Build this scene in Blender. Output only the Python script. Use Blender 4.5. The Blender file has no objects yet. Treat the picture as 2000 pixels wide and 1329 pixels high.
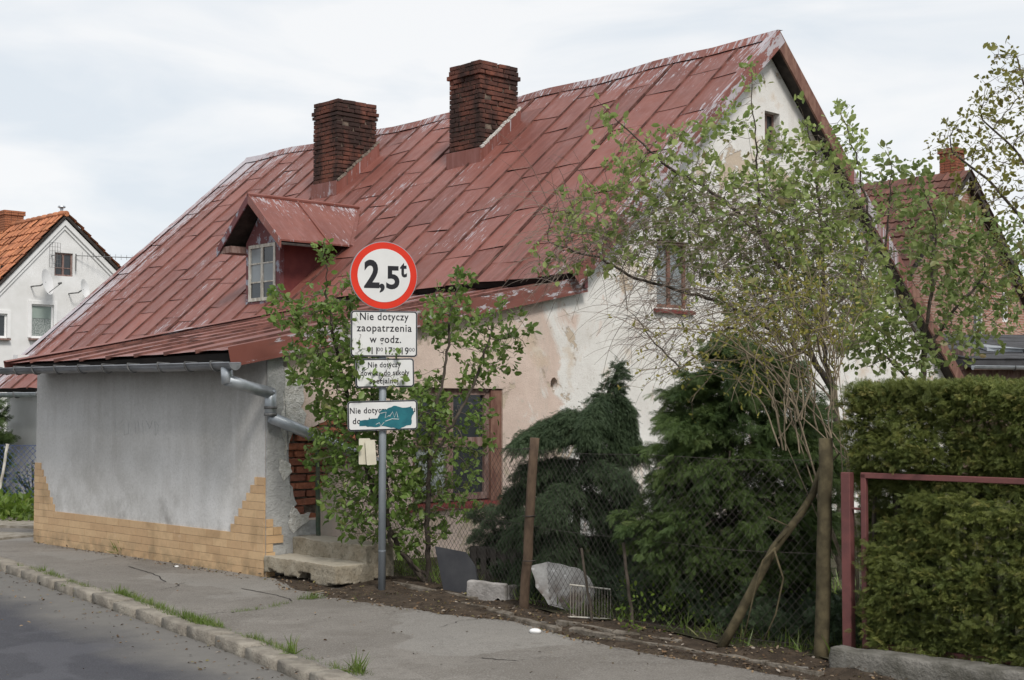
import bpy, bmesh, math, random
import numpy as np
from mathutils import Vector, Matrix, noise
from mathutils.geometry import tessellate_polygon
R = random.Random(7)
NR = np.random.default_rng(7)
SC = bpy.context.scene
COL = SC.collection
PI = math.pi

# ------------------------------------------------------------------ camera, light, exposure
F_PX, PITCH, EYE = 2675.0, 0.0454, 1.65
cam = bpy.data.cameras.new('camera'); cam.sensor_width = 36; cam.lens = F_PX / 2000 * 36
cam.clip_start = .1; cam.clip_end = 2000
co = bpy.data.objects.new('camera', cam); COL.objects.link(co)
co.location = (0, 0, EYE); co.rotation_euler = (PI / 2 + PITCH, 0, 0)
SC.camera = co
SUN_DIR = Vector((.24, -.72, .78)).normalized()
w = bpy.data.worlds.new('World'); SC.world = w; w.use_nodes = True
nt = w.node_tree; nt.nodes.clear()
out = nt.nodes.new('ShaderNodeOutputWorld'); bg = nt.nodes.new('ShaderNodeBackground'); bg.inputs['Strength'].default_value = .1
sky = nt.nodes.new('ShaderNodeTexSky'); sky.sky_type = 'NISHITA'; sky.sun_disc = False
sky.sun_elevation = math.asin(SUN_DIR.z); sky.sun_rotation = math.atan2(SUN_DIR.x, SUN_DIR.y)
tc = nt.nodes.new('ShaderNodeTexCoord'); mp = nt.nodes.new('ShaderNodeMapping'); mp.inputs['Scale'].default_value = (1.6, 1.6, 5.5)
n1 = nt.nodes.new('ShaderNodeTexNoise'); n1.inputs['Scale'].default_value = 2.9; n1.inputs['Detail'].default_value = 5; n1.inputs['Roughness'].default_value = .5
n1.inputs['Distortion'].default_value = .4
rp = nt.nodes.new('ShaderNodeValToRGB'); rp.color_ramp.elements[0].position = .38; rp.color_ramp.elements[1].position = .60
rp.color_ramp.elements[0].color = (6.35, 6.8, 7.25, 1); rp.color_ramp.elements[1].color = (7.85, 7.9, 7.95, 1)
mx = nt.nodes.new('ShaderNodeMix'); mx.data_type = 'RGBA'; mx.inputs[0].default_value = .93
L = nt.links.new
L(tc.outputs['Generated'], mp.inputs[0]); L(mp.outputs[0], n1.inputs['Vector']); L(n1.outputs['Fac'], rp.inputs[0])
L(sky.outputs[0], mx.inputs[6]); L(rp.outputs[0], mx.inputs[7]); L(mx.outputs[2], bg.inputs[0]); L(bg.outputs[0], out.inputs[0])
sl = bpy.data.lights.new('sun', 'SUN'); sl.energy = 2.1; sl.angle = math.radians(13); sl.color = (1, .95, .88)
so = bpy.data.objects.new('sun', sl); COL.objects.link(so); so.rotation_euler = SUN_DIR.to_track_quat('Z', 'Y').to_euler(); so.location = (8, -8, 20)
SC.view_settings.view_transform = 'Standard'; SC.view_settings.look = 'None'
SC.view_settings.gamma = 1; SC.view_settings.use_curve_mapping = False; SC.view_settings.exposure = 0.30

# ------------------------------------------------------------------ survey helpers: sight lines met with the real planes of the place
CP, SP = math.cos(PITCH), math.sin(PITCH)
TH = .7541; CT, ST = math.cos(TH), math.sin(TH)
HX, HY = -2.346, 13.0565
def ray(px, py):
    X = (px - 1000) / F_PX; V = -(py - 664.5) / F_PX
    return Vector((X, CP - V * SP, SP + V * CP))
def gnd(px, py, z=0):
    d = ray(px, py); k = (z - EYE) / d.z; return Vector((d.x * k, d.y * k, z))
def at(px, py, Y):
    d = ray(px, py); k = Y / d.y; return Vector((d.x * k, Y, EYE + d.z * k))
def loc(P, ox=HX, oy=HY):
    x, y = P[0] - ox, P[1] - oy; return Vector((x * CT + y * ST, -x * ST + y * CT, P[2]))
def wor(u, v, z, ox=HX, oy=HY): return Vector((ox + u * CT - v * ST, oy + u * ST + v * CT, z))
def hplane(px, py, n, k, ox=HX, oy=HY):
    o = loc((0, 0, EYE), ox, oy); d = ray(px, py); dl = Vector((d.x * CT + d.y * ST, -d.x * ST + d.y * CT, d.z)); n = Vector(n)
    return o + dl * ((k - n.dot(o)) / n.dot(dl))
def gab(px, py):
    p = hplane(px, py, (0, 1, 0), 0); return (p.x, p.z)

# ------------------------------------------------------------------ object helpers
def link(o, parent=None):
    COL.objects.link(o)
    if parent is not None: o.parent = parent
    return o
def tag(o, label=None, cat=None, group=None, kind=None):
    if label: o['label'] = label
    if cat: o['category'] = cat
    if group: o['group'] = group
    if kind: o['kind'] = kind
    return o
def empty(name, l=(0, 0, 0), rz=0, **k):
    o = bpy.data.objects.new(name, None); o.empty_display_size = .2; o.location = l; o.rotation_euler = (0, 0, rz); link(o); return tag(o, **k)
def copy_obj(src, parent, loc_=None, rot=None, scale=None):
    o = src.copy(); COL.objects.link(o); o.parent = parent
    if loc_ is not None: o.location = loc_
    if rot is not None: o.rotation_euler = rot
    if scale is not None: o.scale = scale
    return o
class MB:
    def __init__(s): s.v = []; s.f = []; s.u = []
    def add(s, vs, fs, uv=None):
        b = len(s.v); s.v += [tuple(p) for p in vs]; s.f += [tuple(i + b for i in f) for f in fs]
        s.u += list(uv) if uv else [(p[0], p[1]) for p in vs]
    def box(s, c, d, m=None):
        vs = []
        for sx, sy, sz in ((-1,-1,-1),(1,-1,-1),(1,1,-1),(-1,1,-1),(-1,-1,1),(1,-1,1),(1,1,1),(-1,1,1)):
            p = Vector((sx * d[0] / 2, sy * d[1] / 2, sz * d[2] / 2))
            if m is not None: p = m @ p
            vs.append(p + Vector(c))
        s.add(vs, [(0,3,2,1),(4,5,6,7),(0,1,5,4),(1,2,6,5),(2,3,7,6),(3,0,4,7)])
    def tube(s, pts, r, k=8, cap=True):
        pts = [Vector(p) for p in pts]; n = len(pts)
        rr = r if isinstance(r, (list, tuple)) else [r] * n
        vs = []; pn = None
        for i, p in enumerate(pts):
            d = (pts[min(i + 1, n - 1)] - pts[max(i - 1, 0)]).normalized()
            if pn is None: a = d.orthogonal().normalized()
            else:
                a = pn - d * pn.dot(d); a = a.normalized() if a.length > 1e-5 else d.orthogonal().normalized()
            pn = a; b = d.cross(a)
            for j in range(k):
                t = 2 * PI * j / k; vs.append(p + (a * math.cos(t) + b * math.sin(t)) * rr[i])
        fs = [(i*k+j, i*k+(j+1)%k, (i+1)*k+(j+1)%k, (i+1)*k+j) for i in range(n-1) for j in range(k)]
        if cap and k > 2: fs += [tuple(range(k))[::-1], tuple((n-1)*k+j for j in range(k))]
        s.add(vs, fs)
    def prism(s, poly, a, b):          # poly: list of 3d points, extruded from +a to +b (vectors)
        n = len(poly); a = Vector(a); b = Vector(b)
        P = [Vector(p) for p in poly]
        tr = tessellate_polygon([P])
        s.add([p + a for p in P] + [p + b for p in P], [tuple(t) for t in tr] + [tuple(i + n for i in t[::-1]) for t in tr] + [(i, (i+1) % n, n + (i+1) % n, n + i) for i in range(n)])
    def build(s, name, m, parent=None, smooth=False, bevel=0):
        me = bpy.data.meshes.new(name); me.from_pydata(s.v, [], s.f)
        ul = me.uv_layers.new(name='UVMap')
        li = np.empty(len(me.loops), dtype=np.int32); me.loops.foreach_get('vertex_index', li)
        ul.data.foreach_set('uv', np.array(s.u, dtype=np.float32)[li].ravel())
        me.materials.append(m)
        bm = bmesh.new(); bm.from_mesh(me)
        if bevel: bmesh.ops.bevel(bm, geom=bm.edges[:], offset=bevel, segments=1, affect='EDGES')
        bmesh.ops.recalc_face_normals(bm, faces=bm.faces[:]); bm.to_mesh(me); bm.free()
        if smooth: me.shade_smooth()
        return link(bpy.data.objects.new(name, me), parent)
def np_obj(name, V, Fq, m, parent=None, smooth=False):
    me = bpy.data.meshes.new(name); V = np.ascontiguousarray(V, dtype=np.float32); Fq = np.ascontiguousarray(Fq, dtype=np.int32)
    me.vertices.add(len(V)); me.vertices.foreach_set('co', V.ravel())
    me.loops.add(Fq.size); me.loops.foreach_set('vertex_index', Fq.ravel())
    me.polygons.add(len(Fq)); me.polygons.foreach_set('loop_start', np.arange(0, Fq.size, Fq.shape[1], dtype=np.int32))
    me.update(calc_edges=True); me.materials.append(m)
    if smooth: me.shade_smooth()
    return link(bpy.data.objects.new(name, me), parent)
def nz(p, s=1.0): return noise.noise(Vector(p) * s)

# ------------------------------------------------------------------ materials
class N:
    def __init__(s, name):
        s.m = bpy.data.materials.new(name); s.m.use_nodes = True; s.t = s.m.node_tree; s.t.nodes.clear()
        s.o = s.n('ShaderNodeOutputMaterial')
    def n(s, t, ins=None, **k):
        q = s.t.nodes.new(t)
        for a, b in k.items(): setattr(q, a, b)
        for a, b in (ins or {}).items(): s.set(q, a, b)
        return q
    def set(s, q, a, b):
        if isinstance(b, bpy.types.NodeSocket): s.t.links.new(b, q.inputs[a])
        else: q.inputs[a].default_value = b if not (isinstance(b, tuple) and len(b) == 3 and q.inputs[a].type == 'RGBA') else (*b, 1)
    def coord(s, kind='Object', scale=(1, 1, 1), rot=(0, 0, 0)):
        c = s.n('ShaderNodeNewGeometry').outputs['Position'] if kind == 'Position' else s.n('ShaderNodeTexCoord').outputs[kind]
        return s.n('ShaderNodeMapping', {0: c, 'Scale': scale, 'Rotation': rot}).outputs[0]
    def noise(s, co_, scale, detail=4, rough=.55, dist=0):
        return s.n('ShaderNodeTexNoise', {'Vector': co_, 'Scale': scale, 'Detail': detail, 'Roughness': rough, 'Distortion': dist}).outputs['Fac']
    def ramp(s, f, a, b, ca=0., cb=1.):
        return s.n('ShaderNodeMapRange', {0: f, 1: a, 2: b, 3: ca, 4: cb}).outputs[0]
    def mix(s, f, a, b, bt='MIX'):
        q = s.n('ShaderNodeMix', data_type='RGBA', blend_type=bt); s.set(q, 0, f); s.set(q, 6, a); s.set(q, 7, b); return q.outputs[2]
    def math(s, op, a, b=0.):
        return s.n('ShaderNodeMath', {0: a, 1: b}, operation=op).outputs[0]
    def bump(s, h, st=.3, d=.01, nrm=None):
        i = {'Height': h, 'Strength': st, 'Distance': d}
        if nrm: i['Normal'] = nrm
        return s.n('ShaderNodeBump', i).outputs[0]
    def rnd(s): return s.n('ShaderNodeObjectInfo').outputs['Random']
    def isl(s): return s.n('ShaderNodeNewGeometry').outputs['Random Per Island']
    def val(s, col, f, lo, hi):          # brightness variation by factor 0..1
        v = s.ramp(f, 0, 1, lo, hi)
        return s.n('ShaderNodeHueSaturation', {'Value': v, 'Color': col}).outputs[0]
    def fin(s, col, rough=.8, nrm=None, metal=0., spec=.3):
        i = {'Base Color': col, 'Roughness': rough, 'Metallic': metal, 'Specular IOR Level': spec}
        if nrm is not None: i['Normal'] = nrm
        p = s.n('ShaderNodeBsdfPrincipled', i); s.t.links.new(p.outputs[0], s.o.inputs[0]); return s.m
def simple(name, c1, c2, scale=6., rough=.8, bump=.3, bscale=60., bd=.004, rnd=.0, isl=0., stretch=(1, 1, 1), metal=0., spec=.3, lo=.38, hi=.62, coord='Object'):
    q = N(name); c = q.coord(coord, stretch); f = q.ramp(q.noise(c, scale, 5, .6), lo, hi)
    col = q.mix(f, c1, c2)
    if rnd: col = q.val(col, q.rnd(), 1 - rnd, 1 + rnd)
    if isl: col = q.val(col, q.isl(), 1 - isl, 1 + isl)
    nm = q.bump(q.noise(c, bscale, 4, .6), bump, bd) if bump else None
    return q.fin(col, rough, nm, metal, spec)
def leaf_mat(name, c1, c2, c3, tr=.35, rough=.45):
    q = N(name); i = q.n('ShaderNodeAttribute', attribute_name='tint').outputs['Fac']; col = q.mix(q.ramp(i, 0, .55), c1, c2); col = q.mix(q.ramp(i, .75, 1.), col, c3)
    col = q.val(col, q.noise(q.coord('Object'), 2.2, 3), .55, 1.45)
    p = q.n('ShaderNodeBsdfPrincipled', {'Base Color': col, 'Roughness': rough, 'Specular IOR Level': .35})
    t = q.n('ShaderNodeBsdfTranslucent', {'Color': q.val(col, .5, 1.3, 1.3)})
    m = q.n('ShaderNodeMixShader', {0: tr, 1: p.outputs[0], 2: t.outputs[0]}); q.t.links.new(m.outputs[0], q.o.inputs[0]); return q.m

def roof_mat(name, peel=1.0):
    q = N(name); uv = q.coord('UV'); r = q.rnd()
    sep = q.n('ShaderNodeSeparateXYZ', {0: uv})
    cv = q.n('ShaderNodeCombineXYZ', {0: sep.outputs[0], 1: sep.outputs[1], 2: q.math('MULTIPLY', r, 7.)}).outputs[0]
    a = q.mix(q.ramp(q.noise(cv, .9, 5, .6), .35, .65), (.225, .080, .060), (.170, .058, .045))
    a = q.val(a, r, .84, 1.12)
    a = q.mix(q.ramp(q.noise(q.n('ShaderNodeMapping', {0: cv, 'Scale': (.7, 6, 1)}).outputs[0], 2.2, 6, .65), .50, .72, 0, .55), a, (.30, .14, .125))
    # rust / dark dirt with streaks down the slope
    d = q.ramp(q.noise(q.n('ShaderNodeMapping', {0: cv, 'Scale': (.8, 5, 1), 'Location': (3, 9, 1)}).outputs[0], 1.8, 7, .7), .60, .74, 0, .8)
    a = q.mix(d, a, (.075, .046, .040))
    # peeling paint: long flakes down the slope, grouped in patches
    s1 = q.noise(q.n('ShaderNodeMapping', {0: cv, 'Scale': (1.5, 9, 1), 'Location': (1, 4, 5)}).outputs[0], 2.6, 8, .72)
    patch = q.noise(uv, .55, 3, .5)
    near = q.math('ADD', q.ramp(sep.outputs[0], .1, 1.1, .10, 0), q.ramp(sep.outputs[1], 11.8, 12.7, 0, .17))
    near = q.math('ADD', near, q.ramp(sep.outputs[1], .05, .8, .08, 0)); fr = q.math('FRACT', q.math('MULTIPLY', q.math('ADD', sep.outputs[1], .18), 1 / .574)); near = q.math('ADD', near, q.math('ADD', q.ramp(fr, .0, .12, .04, 0), q.ramp(fr, .90, 1., 0, .035)))
    m = q.math('ADD', q.math('ADD', s1, q.math('MULTIPLY', q.math('SUBTRACT', patch, .5), .55)), near)
    pk = q.ramp(m, .676 - .03 * peel, .692 - .03 * peel)
    a = q.mix(pk, a, q.mix(q.noise(uv, 9), (.52, .47, .49), (.30, .28, .31)))
    h = q.math('SUBTRACT', q.math('MULTIPLY', q.noise(uv, 3., 3), .8), q.math('MULTIPLY', pk, .12))
    return q.fin(a, q.ramp(q.noise(cv, 5), .3, .7, .42, .62), q.bump(h, .35, .02), 0., .4)
M = {}
M['roof'] = roof_mat('roof_paint'); M['flash'] = roof_mat('flashing_paint', 1.15)
M['seam'] = simple('dirty_shadow_seam', (.085, .038, .031), (.19, .085, .068), 5, .7, .2, 40, lo=.42, hi=.62)  # dark ribs: seam dirt, with the shadow line along it painted in
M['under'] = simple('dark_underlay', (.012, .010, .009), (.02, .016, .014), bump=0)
M['zinc'] = simple('zinc', (.34, .37, .40), (.46, .49, .52), 9, .42, .15, 30, rnd=.1, metal=.55)
M['zincdark'] = simple('old_zinc', (.10, .10, .10), (.2, .2, .2), 9, .6, .15, 30, metal=.3)
M['fascia'] = simple('dark_fascia', (.03, .026, .024), (.06, .05, .045), 8, .9, .3)
def tile_mat():
    q = N('ochre_tile'); p = q.coord('Position'); a = q.val(q.mix(q.rnd(), (.57, .395, .225), (.48, .315, .175)), q.noise(p, 24, 4, .6), .85, 1.15)
    a = q.mix(q.ramp(q.noise(p, 2.1, 6, .65), .54, .70, 0, .55), a, (.24, .16, .08)); z = q.n('ShaderNodeSeparateXYZ', {0: p}).outputs[2]
    a = q.mix(q.math('MULTIPLY', q.ramp(z, .22, .02), q.ramp(q.noise(p, 5, 6, .7), .42, .62, 0, .7)), a, (.15, .12, .07)); a = q.mix(q.ramp(q.noise(p, 6, 5, .7), .63, .70, 0, .6), a, (.62, .47, .32))
    return q.fin(a, .5, q.bump(q.noise(p, 160, 4), .15, .004), 0, .4)
M['tile'] = tile_mat()
M['brick'] = None
def brick_mat(name, soot, c1=(.25, .075, .045), c2=(.13, .045, .032), crust=.35):
    q = N(name); r = q.rnd(); pos = q.coord('Position')
    a = q.mix(r, c2, c1); a = q.mix(q.ramp(q.noise(pos, 22, 5, .65), .35, .7, 0, .6), a, (.10, .04, .03))
    a = q.mix(q.ramp(q.noise(pos, 55, 4, .7), .6, .72, 0, crust), a, (.36, .26, .21))
    a = q.mix(q.ramp(q.noise(q.n('ShaderNodeMapping', {0: pos, 'Scale': (1, 1, .5)}).outputs[0], 2.1, 5, .6), .60 - soot, .75 - soot, 0, .85), a, (.022, .017, .016))
    return q.fin(a, .9, q.bump(q.noise(pos, 60, 5, .65), .7, .012))
M['brick'] = brick_mat('chimney_brick', .18, (.22, .078, .05), (.115, .048, .036), .5); M['brickwall'] = brick_mat('wall_brick', .0, (.42, .155, .085), (.22, .085, .058), .5)
M['mortar'] = simple('mortar', (.11, .09, .075), (.26, .22, .18), 18, .95, .8, 70, .01)
M['mortar2'] = simple('chimney_mortar', (.05, .04, .035), (.20, .16, .125), 9, .95, .8, 60, .01)

def street_wall_mat():
    q = N('cement_render'); o = q.coord('Object'); st = q.coord('Object', (1, 1, .22))
    a = q.mix(q.ramp(q.noise(o, .9, 5, .6), .35, .65), (.43, .422, .405), (.55, .545, .535))
    a = q.mix(q.ramp(q.noise(st, 3.6, 6, .62), .48, .72, 0, .6), a, (.37, .355, .335))
    a = q.mix(q.ramp(q.noise(q.coord('Object', (1, 1, .12)), 7, 5, .6), .55, .75, 0, .45), a, (.62, .615, .61))
    z = q.n('ShaderNodeSeparateXYZ', {0: o}).outputs[2]
    lowm = q.math('MULTIPLY', q.ramp(z, 1.25, .45), q.ramp(q.noise(o, 2.6, 6, .65), .42, .62, 0, .75))
    a = q.mix(lowm, a, (.66, .655, .65))
    stain = q.math('MULTIPLY', q.ramp(z, .75, .35), q.ramp(q.noise(o, 4.2, 5, .6), .55, .68, 0, .6)); a = q.mix(stain, a, (.20, .19, .18))
    fg = q.noise(o, 38, 6, .75); a = q.mix(q.ramp(fg, .50, .70, 0, .35), a, (.24, .23, .22)); a = q.mix(q.ramp(fg, .46, .30, 0, .35), a, (.66, .655, .65)); a = q.mix(q.ramp(q.noise(o, 9, 8, .75), .60, .66, 0, .4), a, (.62, .61, .60))
    h = q.math('ADD', q.noise(o, 3, 3), q.math('MULTIPLY', fg, .5))
    return q.fin(a, .9, q.bump(h, .5, .015))
M['street'] = street_wall_mat()
def gable_mat():
    q = N('gable_plaster'); o = q.coord('Object'); x = q.n('ShaderNodeSeparateXYZ', {0: o})
    white = q.mix(q.ramp(q.noise(o, 2.2, 6, .6), .35, .65), (.80, .79, .765), (.70, .68, .65))
    pink = q.mix(q.ramp(q.noise(o, 3.0, 6, .65), .35, .65), (.69, .56, .49), (.60, .475, .41))
    lean = q.ramp(x.outputs[0], 2.9, 4.3, .17, -.10)
    lowp = q.math('ADD', lean, q.ramp(x.outputs[2], 3.9, 2.6, -.22, .0))
    near = q.ramp(x.outputs[0], 2.6, 3.4, .07, .0)
    f = q.ramp(q.math('ADD', q.math('ADD', q.noise(o, 1.25, 8, .68, .8), lowp), near), .47, .55)
    a = q.mix(f, white, pink)
    a = q.mix(q.ramp(q.noise(q.coord('Object', (1, 1, .3)), 2.3, 6, .65), .56, .72, 0, .55), a, (.47, .43, .38))
    a = q.mix(q.ramp(q.noise(o, 5, 7, .7), .60, .66, 0, .6), a, (.50, .46, .40)); a = q.mix(q.ramp(q.noise(o, 1.6, 5, .6), .57, .66, 0, .6), a, (.58, .46, .34)); a = q.mix(q.ramp(q.noise(o, 55, 4, .7), .52, .68, 0, .4), a, (.40, .33, .29)); lost = q.ramp(q.noise(o, 1.15, 9, .72, .5), .585, .60); a = q.mix(lost, a, q.mix(q.noise(o, 30, 4), (.46, .37, .275), (.60, .51, .42)))
    h = q.math('ADD', q.math('MULTIPLY', q.noise(o, 70, 5, .65), .6), q.noise(o, 5, 4)); h = q.math('SUBTRACT', h, q.math('MULTIPLY', f, .2)); h = q.math('SUBTRACT', h, q.math('MULTIPLY', lost, .8))
    return q.fin(a, .93, q.bump(h, .6, .02))
M['gable'] = gable_mat()
M['cement'] = simple('rough_cement', (.30, .30, .295), (.40, .40, .39), 5, .92, .9, 26, .02)
M['crumb'] = simple('crumbled_lime', (.52, .50, .46), (.68, .67, .64), 14, .95, 1., 40, .03)
M['white'] = simple('white_plaster', (.66, .66, .65), (.75, .75, .75), 2.5, .9, .3, 50, .004, lo=.3, hi=.7, coord='Position')
M['pvc'] = simple('white_frame', (.75, .75, .75), (.8, .8, .8), 5, .4, 0)
M['oldwhite'] = simple('flaking_white_wood', (.60, .58, .52), (.36, .33, .28), 22, .8, .4, 60, stretch=(1, 1, .4))
M['oldwood'] = simple('weathered_brown_wood', (.15, .085, .07), (.27, .19, .17), 16, .85, .5, 60, stretch=(1, 1, .3))
M['rust'] = simple('rusty_paint', (.14, .065, .05), (.24, .135, .10), 12, .8, .5, 60, stretch=(1, 1, .4))
M['redsill'] = simple('red_sill', (.20, .045, .04), (.15, .04, .035), 12, .6, .2, 50)
M['dormred'] = simple('dormer_red', (.125, .030, .030), (.165, .042, .038), 6, .55, .25, 30)
def dormer_front_mat():
    q = N('peeled_dormer_paint'); o = q.coord('Object')
    a = q.mix(q.ramp(q.noise(o, 6.5, 6, .7), .54, .58), (.145, .055, .058), q.mix(q.noise(o, 14), (.23, .24, .29), (.34, .35, .40)))
    return q.fin(a, .7, q.bump(q.noise(o, 30, 4), .3, .01))
M['dormfront'] = dormer_front_mat()
def glass_mat(name, c=(.02, .024, .028), rough=.06):
    q = N(name); o = q.coord('Object'); return q.fin(q.mix(q.noise(o, 5), c, tuple(v * 1.7 for v in c)), rough, q.bump(q.noise(o, 3.), .08, .02), 0., .6)
M['glass'] = glass_mat('dark_glass'); M['glassgrey'] = glass_mat('dusty_glass', (.16, .18, .19), .3); M['curtain'] = simple('net_curtain', (.16, .19, .18), (.34, .37, .36), 26, .8, .1, lo=.45, hi=.55)
M['blind'] = simple('green_blind', (.27, .33, .30), (.30, .36, .33), 6, .8, 0)
def asphalt(name, c1, c2, c3, spk, dark=(.03, .03, .03)):
    q = N(name); o = q.coord('Position')
    a = q.mix(q.ramp(q.noise(o, .8, 6, .6), .35, .65), c1, c2); a = q.mix(q.ramp(q.noise(o, 3.5, 6, .65), .50, .72, 0, .7), a, c3)
    a = q.mix(q.ramp(q.noise(o, 13, 5, .7), .52, .70, 0, .35), a, dark)
    pt = q.noise(o, .55, 4, .5, .3); a = q.mix(q.ramp(pt, .535, .55, 0, .4), a, c3); a = q.mix(q.ramp(pt, .43, .41, 0, .3), a, spk)
    sp = q.noise(o, 85, 3, .75); a = q.mix(q.ramp(sp, .54, .68, 0, .75), a, spk); a = q.mix(q.ramp(sp, .46, .33, 0, .6), a, dark)
    h = q.math('ADD', q.math('MULTIPLY', sp, .5), q.noise(o, 6, 4))
    return q, a, h
q, a, h = asphalt('pavement_asphalt', (.170, .155, .138), (.220, .202, .180), (.135, .120, .104), (.33, .32, .30), (.06, .052, .045)); M['pave'] = q.fin(a, .92, q.bump(h, .6, .02))
q, a, h = asphalt('road_asphalt', (.046, .047, .056), (.060, .060, .069), (.052, .052, .060), (.12, .12, .135))
uvx = q.n('ShaderNodeSeparateXYZ', {0: q.coord('UV')}).outputs[0]
ed = q.math('ADD', uvx, q.math('MULTIPLY', q.math('SUBTRACT', q.noise(q.coord('Position'), 1.3, 5, .6), .5), .75))
a = q.mix(q.ramp(ed, .80, .30, 0, .72), a, q.mix(q.noise(q.coord('Position'), 9, 5), (.215, .202, .180), (.150, .141, .127)))
M['road'] = q.fin(a, .88, q.bump(h, .45, .015))
M['kerb'] = simple('kerb_concrete', (.20, .178, .148), (.31, .28, .235), 7, .95, 1., 45, .02, rnd=.09, coord='Position')
M['conc'] = simple('old_concrete', (.215, .19, .15), (.34, .31, .265), 8, .95, .9, 50, .016, coord='Position')
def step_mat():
    q = N('mossy_lit_top_concrete'); o = q.coord('Position'); n = q.n('ShaderNodeNewGeometry').outputs['Normal']; nz_ = q.n('ShaderNodeSeparateXYZ', {0: n}).outputs[2]
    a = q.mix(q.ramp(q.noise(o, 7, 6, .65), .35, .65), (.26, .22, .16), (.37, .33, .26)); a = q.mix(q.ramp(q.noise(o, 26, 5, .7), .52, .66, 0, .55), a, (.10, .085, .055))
    a = q.mix(q.ramp(nz_, .5, .9, 0, .75), a, q.mix(q.noise(o, 9, 5, .6), (.52, .475, .40), (.40, .36, .29)))  # upward faces painted paler: light on the treads put into the colour
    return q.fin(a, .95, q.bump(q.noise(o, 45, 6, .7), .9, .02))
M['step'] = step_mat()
M['plinth'] = simple('mossy_plinth', (.10, .095, .08), (.20, .19, .17), 7, .95, .9, 50, .016, coord='Position')
M['edging'] = simple('dirty_edging', (.085, .068, .05), (.20, .175, .145), 9, .95, .9, 50, .016, coord='Position')
M['slab'] = simple('grey_concrete', (.22, .205, .19), (.36, .34, .325), 7, .95, .8, 60, .012)
M['blackslab'] = simple('black_sheet', (.028, .029, .034), (.045, .046, .05), 4, .6, .2, 30)
def sheet_mat():
    q = N('weathered_sheet'); o = q.coord('Object'); z = q.n('ShaderNodeSeparateXYZ', {0: o}).outputs[2]
    a = q.mix(q.ramp(q.noise(o, 8, 6, .65), .4, .62), (.33, .33, .325), (.21, .205, .20)); a = q.mix(q.ramp(q.noise(o, 20, 5, .6), .58, .66, 0, .8), a, (.55, .55, .56))
    a = q.mix(q.math('MULTIPLY', q.ramp(z, .30, .12), q.ramp(q.noise(o, 9, 5), .35, .55)), a, (.11, .085, .07)); return q.fin(a, .85, q.bump(q.noise(o, 30, 4), .3, .01))
M['sheet'] = sheet_mat()
M['soil'] = simple('soil', (.045, .032, .022), (.085, .062, .043), 9, .98, 1., 50, .03, coord='Position')
M['garden'] = simple('garden_soil', (.05, .05, .025), (.075, .065, .04), 5, .98, 1., 40, .03, coord='Position')
M['litter'] = None
def isl_mat(name, cols, rough=.8):
    q = N(name); i = q.n('ShaderNodeAttribute', attribute_name='tint').outputs['Fac']; r = q.n('ShaderNodeValToRGB', {0: i}); e = r.color_ramp.elements
    r.color_ramp.interpolation = 'CONSTANT'
    for k, c in enumerate(cols):
        p = k / len(cols)
        if k < 2: e[k].position = p; e[k].color = (*c, 1)
        else: x = e.new(p); x.color = (*c, 1)
    return q.fin(r.outputs[0], rough)
M['litter'] = isl_mat('leaf_litter', [(.16, .10, .055), (.09, .055, .03), (.22, .15, .085), (.05, .035, .022), (.20, .15, .10), (.12, .08, .05), (.07, .05, .03), (.15, .13, .05), (.28, .24, .20)])
M['grass'] = leaf_mat('grass_blade', (.085, .135, .025), (.12, .18, .035), (.19, .19, .07), .3)
M['weed'] = leaf_mat('weed_leaf', (.09, .15, .02), (.13, .20, .03), (.17, .22, .05), .4)
M['leaf'] = leaf_mat('bush_leaf', (.080, .145, .028), (.155, .235, .055), (.25, .24, .10), .36)
M['leaf2'] = leaf_mat('tree_leaf', (.115, .18, .04), (.27, .33, .11), (.25, .19, .10), .42)
M['leaf3'] = leaf_mat('back_tree_leaf', (.09, .145, .036), (.20, .25, .085), (.24, .17, .09), .38)
M['oakleaf'] = leaf_mat('oak_leaf', (.16, .16, .035), (.20, .20, .05), (.15, .11, .04), .4)
M['budleaf'] = leaf_mat('bud_leaf', (.20, .20, .04), (.26, .24, .05), (.22, .18, .05), .35)
M['thuja'] = leaf_mat('thuja_spray', (.040, .076, .024), (.080, .122, .034), (.14, .18, .055), .25, .6)
M['cypress'] = leaf_mat('cypress_spray', (.038, .066, .032), (.060, .092, .044), (.085, .12, .055), .22, .6)
M['hedge'] = leaf_mat('hedge_spray', (.062, .098, .026), (.145, .170, .042), (.33, .28, .09), .27, .6)
M['bark'] = simple('dark_bark', (.045, .036, .028), (.085, .07, .056), 14, .95, .8, 60, .01, coord='Position')
M['twig'] = simple('grey_twig', (.13, .102, .085), (.22, .18, .15), 20, .9, 0, coord='Position')
M['tan'] = simple('tan_stem', (.215, .175, .12), (.15, .12, .085), 20, .9, 0, coord='Position')
M['postrust'] = simple('rusty_post', (.06, .040, .027), (.115, .078, .052), 12, .9, .6, 50, stretch=(1, 1, .4), coord='Position')
M['postlich'] = simple('lichen_post', (.055, .045, .025), (.11, .09, .05), 12, .9, .6, 50, coord='Position')
M['wire'] = simple('rusty_wire', (.035, .030, .027), (.07, .06, .055), 20, .7, 0, metal=.2)
M['bluewire'] = simple('blue_wire', (.045, .075, .21), (.07, .11, .27), 9, .5, 0)
M['gate'] = simple('gate_paint', (.165, .062, .058), (.125, .05, .048), 9, .6, .25, 60, coord='Position')
M['pole'] = simple('galvanised_pole', (.25, .28, .31), (.33, .36, .39), 8, .5, .15, 40, stretch=(1, 1, .3), metal=.3)
M['signwhite'] = simple('sign_white', (.70, .70, .69), (.62, .62, .61), 4, .35, 0, lo=.3, hi=.75)
M['signred'] = simple('sign_red', (.66, .035, .012), (.60, .03, .012), 5, .35, 0)
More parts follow.
